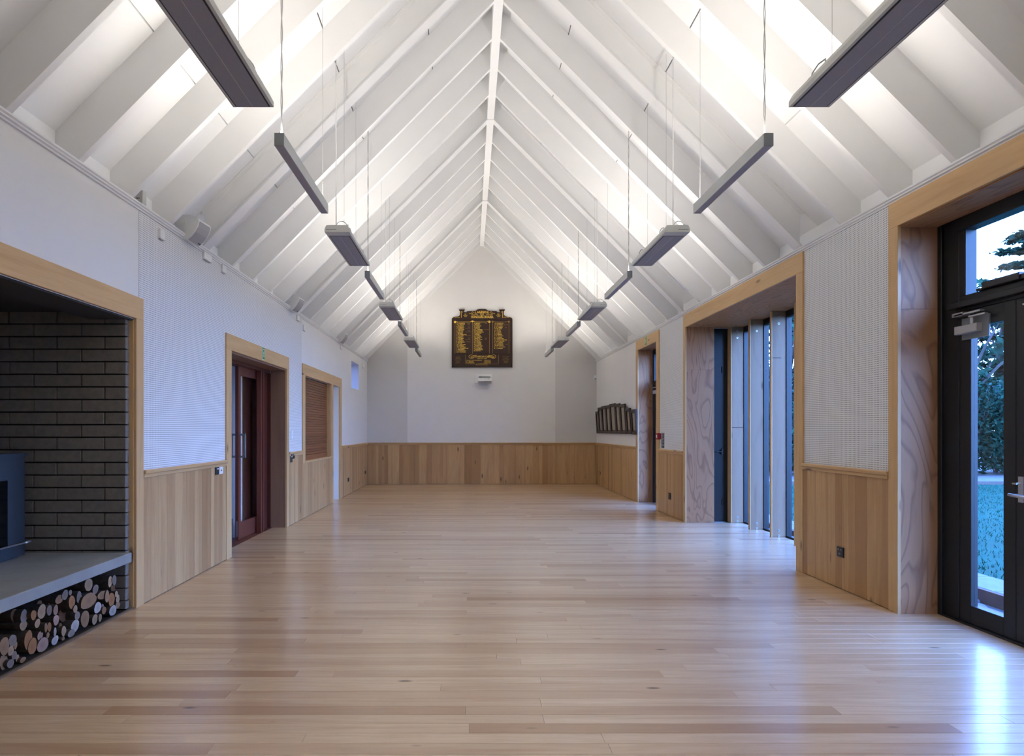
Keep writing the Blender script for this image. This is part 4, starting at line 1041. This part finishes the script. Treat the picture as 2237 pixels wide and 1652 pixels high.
for i, s in enumerate(['COLONEL R. HEATON RHODES M.P.', 'T. A. BEATON', 'W. CONGDON.']): text_into(g, s, 1018.5, 787.8 + i * 2.75, 1.7, (34, 16, 18)[i], 'L')
for i, s in enumerate(['J. MARTIN.', 'J. COLLINS.', 'P. WALLACE']): text_into(g, s, 1057, 787.8 + i * 2.75, 1.7, 15, 'L')
text_into(g, 'J. CUNNINGHAM.', 1052.5, 795.8, 1.8, 25)
g.obj('campaign_names', 'gold', hb)
c1 = ['J. R. ANDERSON', 'W. L. BARTON', 'J. BROWN', 'W. CAMERON', 'R. FREEMAN', 'J. GRAHAM', 'A. P. MC RAE', 'D. MC CALL', 'J. MORRIS', 'A. G. ROBERTSON', 'R. J. W. BARRY', 'J. SMITH', 'R. THOMAS', 'J. TURNER', 'A. J. WATSON', 'R. ANDERSON', 'R. TAYLOR', 'W. E. WILLIAMS', 'H. AVERILL', 'W. J. HASTINGS', 'L. A. CHAMBERLAIN.', 'J. COLEMAN.', 'A. CONSTANCE', 'N. R. WATSON.']
w1_ = [18, 17.5, 15, 16.5, 15.5, 16.5, 14.5, 14, 13.5, 21.5, 16.5, 13.5, 16, 13.5, 15.5, 17.5, 12.5, 19.5, 16.5, 20, 26, 17.5, 20, 20.5]
g = G()
for i, s in enumerate(c1): text_into(g, s, 997.6, 707.4 + i * 2.72, 1.95, w1_[i], 'L')
g.obj('name_lettering', 'gold', hb)
c2 = ['H. BAILEY.', 'J. BROWN', 'D. CAMERON', 'A. CLARK', 'J. DOUGLAS', 'R. D. CAMPBELL', 'D. GALLAGHER', 'C. R. HENDERSON', 'F. JOHNSON', 'J. JONES', 'J. J. LAMBIE', 'A. R. MARTIN', 'J. MASON', 'A. R. MC LEAN', 'J. MURRAY', 'R. J. PALMER', 'T. J. PARKER', 'W. A. COOPER', 'J. ROBERTSON', 'W. J. FALLON', 'H. COLEMAN', 'J. ROBINSON', 'M. MARTIN.']
w2_ = [14.5, 13, 16, 13.5, 13, 19.5, 19, 21, 16, 12.5, 15, 17.5, 13.5, 18, 13.5, 16.5, 16.5, 16.5, 19, 17, 18, 19.5, 15.5]
g = G()
for i, s in enumerate(c2): text_into(g, s, 1035.2, 707.4 + i * 2.72, 1.95, w2_[i], 'L')
g.obj('name_lettering', 'gold', hb)
c3 = ['J. R. WHEADON.', 'L. R. JOHNSON.', 'C. D. JOHNSON.', 'A. R. LAMBIE', 'F. H. MC LEAN', 'J. F. LONG', 'W. L. BAKER', 'A. B. SMITH', 'L. J. LAMBIE.', 'A. C. MASON.', 'R. J. LAMBIE.', 'A. B. LUNDSTAN.', 'F. J. WINCHESTER.', 'R. WINCHESTER', 'A. C. LAMBIE', 'J. R. WRIGHT', 'J. M. MC GRATH', 'D. A. H. WATSON.', 'R. J. LAMBIE']
w3_ = [20.5, 19.5, 19.5, 18.5, 17, 14, 15.5, 15.5, 17.5, 20, 18.5, 21.5, 28.5, 22.5, 19, 20.5, 20.5, 24, 19]
g = G()
for i, s in enumerate(c3): text_into(g, s, 1079.2, 707.2 + i * 3.03, 1.85, w3_[i], 'L')
g.obj('name_lettering', 'gold', hb)
g = G()
for (yy, x0, w) in ((707.6, 1020, 7), (710.4, 1022, 5), (715.4, 1022, 5), (718.2, 1016.5, 11), (723.3, 1022, 5), (726, 1016.5, 12), (733.8, 1017, 11), (739.4, 1023, 4.5), (742.2, 1017, 11), (747.4, 1017.5, 10.5),
                    (707.4, 1059, 5), (720.6, 1057.5, 10.5), (739.7, 1059, 5), (742.5, 1059, 4.5), (710.4, 1101, 8), (716.6, 1103, 4), (752.8, 1104, 5)):
    text_into(g, 'KILLED' if w < 8 else 'DIED OF WOUNDS', x0, yy, 1.2, w, 'L')
for i, s in enumerate(['FRANCE', 'BELGIUM', 'GALLIPOLI', 'N. W.', 'EGYPT']): text_into(g, s, 1000.5, 780.8 + i * 3.15, 1.5, (9.5, 10, 13.5, 6.5, 10)[i])
for i, s in enumerate(['ITALY - EGYPT', 'N. AFRICA', 'MALTA - CRETE', 'GREECE', 'PACIFIC']): text_into(g, s, 1105, 780.4 + i * 3.15, 1.5, (14, 10, 14, 10, 8.5)[i])
g.obj('small_lettering', 'gold_dull', hb)
g = G()
text_into(g, '1914-1918', 998.5, 694.3, 1.7, 11); text_into(g, '1939-1945', 1106, 694.0, 1.7, 12)
for i, s in enumerate(['1ST', 'WORLD', 'WAR']): text_into(g, s, 1016.8, 687.2 + i * 2.7, 1.7, (4, 9, 6)[i])
for i, s in enumerate(['2ND', 'WORLD', 'WAR']): text_into(g, s, 1088.6, 687.2 + i * 2.7, 1.7, (5, 9.5, 6)[i])
g.obj('date_lettering', 'gold', hb)
# gold scrolls, crown, column lines and rosettes
def gline(g, pts, r=0.0042): g.tube([(bx(a), YT - 0.001, bz(b)) for a, b in pts], r, 5)
g = G()
for (x, y0, y1) in ((994, 706.5, 773.2), (1032.1, 704.5, 773.2), (1069, 706.5, 773.2)): gline(g, [(x, y0), (x, y1)], 0.0058)
g.obj('column_lines', 'gold_dull', hb)
g = G()
gline(g, [(999.5, 705.5), (997.5, 703), (999.8, 704.4), (1028, 704.2)]); gline(g, [(1036, 704.2), (1063.5, 704.4), (1066, 702.4)])
for (x, y) in ((994.3, 704.6), (1069, 704), (1032.1, 702.6)): g.disc((bx(x), YT, bz(y)), 1, 0.030 if x != 1032.1 else 0.024, -0.006, 14)
gline(g, [(1027.8, 704), (1030, 702.8), (1032.1, 701), (1034.2, 702.8), (1036.4, 704)], 0.006); g.obj('rosettes', 'gold', hb)
g = G()
for x in (1076, 1111.6): gline(g, [(x, 705), (x, 773.2)], 0.0045)
gline(g, [(1079, 702.5), (1081.5, 704.2), (1106, 704.2), (1108.5, 702.4)]);
for x in (1076, 1111.3): g.disc((bx(x), YT, bz(703.8)), 1, 0.024, -0.005, 14)
for pts in ([(1017, 775.8), (1016.6, 778), (1016.6, 794.5), (1018.5, 796), (1038, 796), (1040, 798.3), (1066, 798.3), (1068, 796), (1087, 796), (1089, 794.5), (1089, 776)],): gline(g, pts, 0.004)
g.obj('border_lines', 'gold_dull', hb)
g = G()
gline(g, [(1034, 783.4), (1027.5, 783.8), (1024, 780.5), (1025.5, 777), (1030, 775.8), (1034, 777.3), (1042, 776.6)]); gline(g, [(1066, 776.8), (1074, 777.2), (1078, 775.6), (1082, 777), (1083, 780.5), (1080, 783.6), (1074, 783.2)])
for s in (1, -1):
    c = 1052.8
    def q(a, b): return (c + s * a, b)
    gline(g, [q(28, 687), q(27.5, 685.4), q(26, 685.4), q(23, 687), q(18, 688.5), q(9, 687.6)]); gline(g, [q(16, 685), q(17.5, 684.2), q(18.8, 682.6), q(21, 682.4), q(22.5, 684), q(21, 686), q(19.4, 685.4)])
    gline(g, [q(42.5, 684), q(43, 681.5), q(44.5, 680.6), q(45.3, 682.5), q(45, 687), q(45, 695)], 0.0055)
    gline(g, [q(0, 685.2), q(2, 684.8), q(4, 686), q(3, 689)], 0.004); gline(g, [q(0, 689.3), q(3, 689.3)], 0.006)
gline(g, [(1052.8, 683.6), (1052.8, 689)], 0.004); g.obj('gold_scrolls', 'gold', hb)
bpy.data.objects.remove(fo); bpy.data.curves.remove(fc)

# ------------------------------------------------------------------ PICTURE FRAMES ON THE RIGHT WALL
fr = [(1302.6, 1308.2, 899, 946.5), (1308.2, 1316, 890.3, 946.5), (1316, 1324.8, 887, 946.8), (1324.8, 1334, 885.6, 947), (1334, 1345.6, 882, 947.4), (1345.6, 1355.9, 882, 947.6), (1355.9, 1367.2, 882.8, 948), (1368, 1378, 892, 948.3), (1379, 1390.4, 894.5, 949)]
FLAB = ['short dark picture frame on the right wall, closest to the back corner'] + ['%s dark picture frame from the back corner on the right wall' % q for q in ('second', 'third', 'fourth', 'fifth', 'sixth', 'seventh', 'eighth')] + ['last dark picture frame on the right wall, beside the exit door']
for k, (x0, x1, y0, y1) in enumerate(fr):
    xs = XR - 0.045
    Ya = min(xs * F / (x0 - 1025), YB - 0.012); Yb_ = xs * F / (x1 - 1025) + 0.012
    Ym = (Ya + Yb_) / 2; zt = zpx(y0, Ym); zb = zpx(y1, Ym); h = zt - zb; w = Ya - Yb_
    e = empty('picture_frame', (XR, Ym, zb), FLAB[k], 'picture frame', 'old framed photographs on the right wall')
    tl = math.radians(3.6)
    mt = Matrix.Translation((XR - 0.004, Ym, zb)) @ Matrix.Rotation(-tl, 4, 'Y')
    fw = 0.055; t = 0.034
    g = G()
    g.box((-t, -w / 2, 0), (0, -w / 2 + fw, h)); g.box((-t, w / 2 - fw, 0), (0, w / 2, h)); g.box((-t, -w / 2 + fw, 0), (0, w / 2 - fw, fw)); g.box((-t, -w / 2 + fw, h - fw), (0, w / 2 - fw, h)); g.xf(mt); g.obj('frame', 'frame_w', e)
    g = G(); g.box((-0.012, -w / 2 + fw, fw), (-0.004, w / 2 - fw, h - fw)); g.xf(mt); g.obj('mount', 'mount', e)
    m = 0.02
    g = G(); g.box((-0.0135, -w / 2 + fw + m, fw + m), (-0.012, w / 2 - fw - m, h - fw - m)); g.xf(mt); g.obj('photograph', 'photo', e)

# ------------------------------------------------------------------ OUTSIDE
GZ = -0.15
G().box((3.55, -30, GZ - 0.2), (80, 16.1, GZ)).obj('ground_lawn', 'grass', label='mown lawn outside the right windows', cat='lawn', kind='structure')
G().box((3.0, 16.2, GZ - 0.2), (80, 70, GZ + 0.05)).obj('ground_path', 'gravel', label='pale gravel path beyond the lawn', cat='path', kind='structure')
G().box((3.0, 16.1, GZ - 0.2), (80, 16.2, GZ + 0.09)).obj('timber_edging', 'edge', label='dark timber edging along the far side of the lawn', cat='edging')
G().box((-60, -30, GZ - 0.3), (-2.9, 70, GZ - 0.1)).obj('ground_side', 'gravel', label='gravel ground on the left side outside', cat='ground', kind='structure')
G().box((3.56, -6, GZ - 0.02), (4.42, 16.0, GZ + 0.012)).obj('drain_strip', 'stone', label='dark stony drainage strip along the building', cat='ground', kind='structure')
G().box((4.42, -6, GZ - 0.05), (4.46, 16.0, GZ + 0.13)).obj('steel_edging', 'corten', label='rusty steel edging beside the drainage strip', cat='edging')
kerb = empty('kerb', (4.68, 8.0, GZ), 'pale concrete paver kerb between the lawn and the drainage strip', 'kerb')
for k in range(30):
    y0 = 0.5 + k * 0.5
    G().cham((4.47, y0 + 0.005, GZ - 0.02), (4.90, y0 + 0.495, GZ + 0.13), 2, 1, 0.008).obj('paver', 'paver', kerb)
# river stones
bm = bmesh.new(); bmesh.ops.create_icosphere(bm, subdivisions=2, radius=1.0)
sm = bpy.data.meshes.new('river_stone'); bm.to_mesh(sm); bm.free(); sm.materials.append(M['stone'])
sm.polygons.foreach_set('use_smooth', [True] * len(sm.polygons))
for k in range(150):
    o = bpy.data.objects.new('river_stone', sm); COL.objects.link(o)
    o.scale = (R.uniform(0.04, 0.085), R.uniform(0.04, 0.085), R.uniform(0.03, 0.05))
    o.location = (R.uniform(4.12, 4.37) if 5.4 < k * 0.035 + 3.4 < 9 else R.uniform(3.75, 4.37), 3.4 + k * 0.035, GZ + 0.03); o.rotation_euler = (0, 0, R.uniform(0, 3))
    props(o, 'smooth grey river stone in the strip outside the glazing', 'stone', 'river stones outside the glazing')
# grass blades
gb = G()
for k in range(44000):
    y = R.uniform(-2.0, 16.0); x = 4.95 + 18.0 * R.random() ** 1.3
    h = R.uniform(0.025, 0.06); t = R.uniform(0, 3.14); w = 0.006
    dx, dy = math.cos(t) * w, math.sin(t) * w; lx, ly = R.uniform(-0.03, 0.03), R.uniform(-0.03, 0.03)
    gb.add([(x - dx, y - dy, GZ), (x + dx, y + dy, GZ), (x + lx, y + ly, GZ + h)], [(0, 1, 2)])
gb.obj('grass_blades', 'grass', label='short tufted grass blades of the lawn outside', cat='grass', kind='stuff')

def foliage(g, c, rad, n, size, flat=1.0, shell=0.45):
    cx, cy, cz_ = c
    for _ in range(n):
        while True:
            p = Vector((R.uniform(-1, 1), R.uniform(-1, 1), R.uniform(-1, 1)))
            if shell < p.length < 1.0: break
        p = Vector((cx + p.x * rad[0], cy + p.y * rad[1], cz_ + p.z * rad[2]))
        s = size * R.uniform(0.5, 1.3)
        u = Vector((R.uniform(-1, 1), R.uniform(-1, 1), R.uniform(-1, 1) * flat)).normalized(); w = u.cross(Vector((R.uniform(-1, 1), R.uniform(-1, 1), R.uniform(-1, 1)))).normalized()
        g.add([p - u * s, p + w * s * 0.42, p + u * s, p - w * s * 0.42], [(0, 1, 2, 3)])
def broad_tree(loc, h, crown_r, mat, label, nblob=16, leaves=190, size=0.16, low=0.3, gap=0.9):
    e = empty('tree', loc, label, 'tree', 'trees beyond the lawn')
    x, y, z = loc
    g = G(); g.tube([(x, y, z - 0.2), (x + 0.1, y, z + h * 0.3), (x - 0.1, y + 0.1, z + h * 0.6), (x, y, z + h * 0.85)], [0.2, 0.16, 0.11, 0.04], 8); 
    cs = []
    for k in range(nblob):
        a = R.uniform(0, 6.28); rr = crown_r * math.sqrt(R.random()); zz = z + h * R.uniform(low, 0.97)
        fall = 1 - 0.55 * max(0, (zz - z) / h - 0.5) * 2
        cs.append((x + rr * fall * math.cos(a), y + rr * fall * math.sin(a), zz))
    tr = g.obj('trunk', 'trunk', e)
    g = G()
    for c in cs:
        zs = min(max(z + (c[2] - z) * 0.6, z + h * 0.25), z + h * 0.8)
        g.tube([(x, y, zs), ((x + c[0]) / 2, (y + c[1]) / 2, (zs + c[2]) / 2 + 0.1), c], [0.06, 0.045, 0.015], 5)
    g.obj('branches', 'trunk', e)
    g = G()
    for c in cs:
        r0 = R.uniform(0.55, 1.0) * gap
        foliage(g, c, (r0, r0, r0 * 0.6), leaves, size)
    g.obj('foliage', mat, e, kind='stuff')
def layered_tree(loc, h, r, mat, label):
    e = empty('conifer', loc, label, 'tree', 'trees beyond the lawn')
    x, y, z = loc
    G().tube([(x, y, z - 0.2), (x, y, z + h * 0.5), (x + 0.1, y, z + h)], [0.28, 0.2, 0.04], 8).obj('trunk', 'trunk', e)
    g = G(); gb_ = G()
    n = 13
    for k in range(n):
        zz = z + h * (0.25 + 0.74 * k / (n - 1)); rr = r * (1 - 0.62 * k / (n - 1))
        for j in range(7):
            a = j * 0.9 + k * 0.5 + R.uniform(-0.3, 0.3); L = rr * R.uniform(0.6, 1.1)
            tip = (x + L * math.cos(a), y + L * math.sin(a), zz + R.uniform(-0.1, 0.25))
            gb_.tube([(x, y, zz - 0.1), tip], [0.05, 0.01], 4)
            for q in range(5):
                f = 0.3 + 0.7 * q / 4
                foliage(g, (x + L * f * math.cos(a), y + L * f * math.sin(a), zz + (tip[2] - zz) * f), (0.42, 0.42, 0.10), 26, 0.15, 0.35, 0.0)
    gb_.obj('branches', 'trunk', e); g.obj('foliage', mat, e, kind='stuff')
def shrub(loc, rx, h, mat, label, n=900, size=0.09):
    e = empty('shrub', loc, label, 'shrub', 'shrubs behind the lawn')
    x, y, z = loc
    g = G()
    for k in range(5):
        a = R.uniform(0, 6.28); g.tube([(x, y, z - 0.05), (x + 0.3 * rx * math.cos(a), y + 0.3 * rx * math.sin(a), z + h * 0.5), (x + 0.6 * rx * math.cos(a), y + 0.6 * rx * math.sin(a), z + h * 0.85)], [0.03, 0.022, 0.008], 5)
    g.obj('stems', 'trunk', e)
    g = G(); foliage(g, (x, y, z + h * 0.52), (rx, rx, h * 0.52), n, size, 1.0, 0.3); g.obj('foliage', mat, e, kind='stuff')
G2 = GZ + 0.05
broad_tree((8.6, 20.5, G2), 6.4, 2.2, 'leaf_b', 'leafy tree seen through the far window bay gap', 20, 170, 0.15)
broad_tree((11.4, 20.8, G2), 7.4, 2.4, 'leaf_b', 'leafy tree seen through the near window bay gap', 20, 150, 0.16)
broad_tree((14.3, 21.8, G2), 7.0, 2.3, 'leaf_c', 'tall leafy tree between the bay and the entrance view', 18, 150, 0.17)
broad_tree((17.6, 20.6, G2), 6.6, 2.2, 'leaf_b', 'leafy tree behind the narrow glass leaf of the entrance', 19, 160, 0.15, 0.35)
broad_tree((21.0, 23.0, G2), 7.2, 2.4, 'leaf_a', 'dark leafy tree at the right edge outside', 18, 150, 0.17)
broad_tree((5.6, 22.0, G2), 6.0, 2.2, 'leaf_a', 'dark leafy tree hidden behind the bay posts', 14, 140, 0.17)
layered_tree((21.4, 22.0, G2), 8.9, 2.3, 'leaf_a', 'dark layered conifer seen through the transom light')
k = 0
SHN = ['first', 'second', 'third', 'fourth', 'fifth', 'sixth', 'seventh', 'eighth', 'ninth', 'tenth', 'eleventh', 'twelfth', 'thirteenth', 'fourteenth', 'fifteenth', 'sixteenth', 'seventeenth', 'eighteenth']
xs_ = 6.2
while xs_ < 23.5:
    mt = ('leaf_b', 'leaf_c', 'leaf_a')[k % 3]
    shrub((xs_, 18.6 + R.uniform(-0.3, 0.5), G2), R.uniform(0.85, 1.15), R.uniform(1.9, 3.0), mt, '%s %s shrub from the left in the border behind the lawn' % (SHN[k], ('mid green', 'grey green', 'dark green')[k % 3]), 2600, 0.10)
    shrub((xs_ + 0.5, 20.2 + R.uniform(-0.3, 0.3), G2), R.uniform(0.95, 1.25), R.uniform(2.9, 3.8), ('leaf_c', 'leaf_a', 'leaf_b')[k % 3], '%s tall %s shrub from the left in the rear border' % (SHN[k], ('grey green', 'dark green', 'mid green')[k % 3]), 2200, 0.12)
    xs_ += R.uniform(1.1, 1.45); k += 1
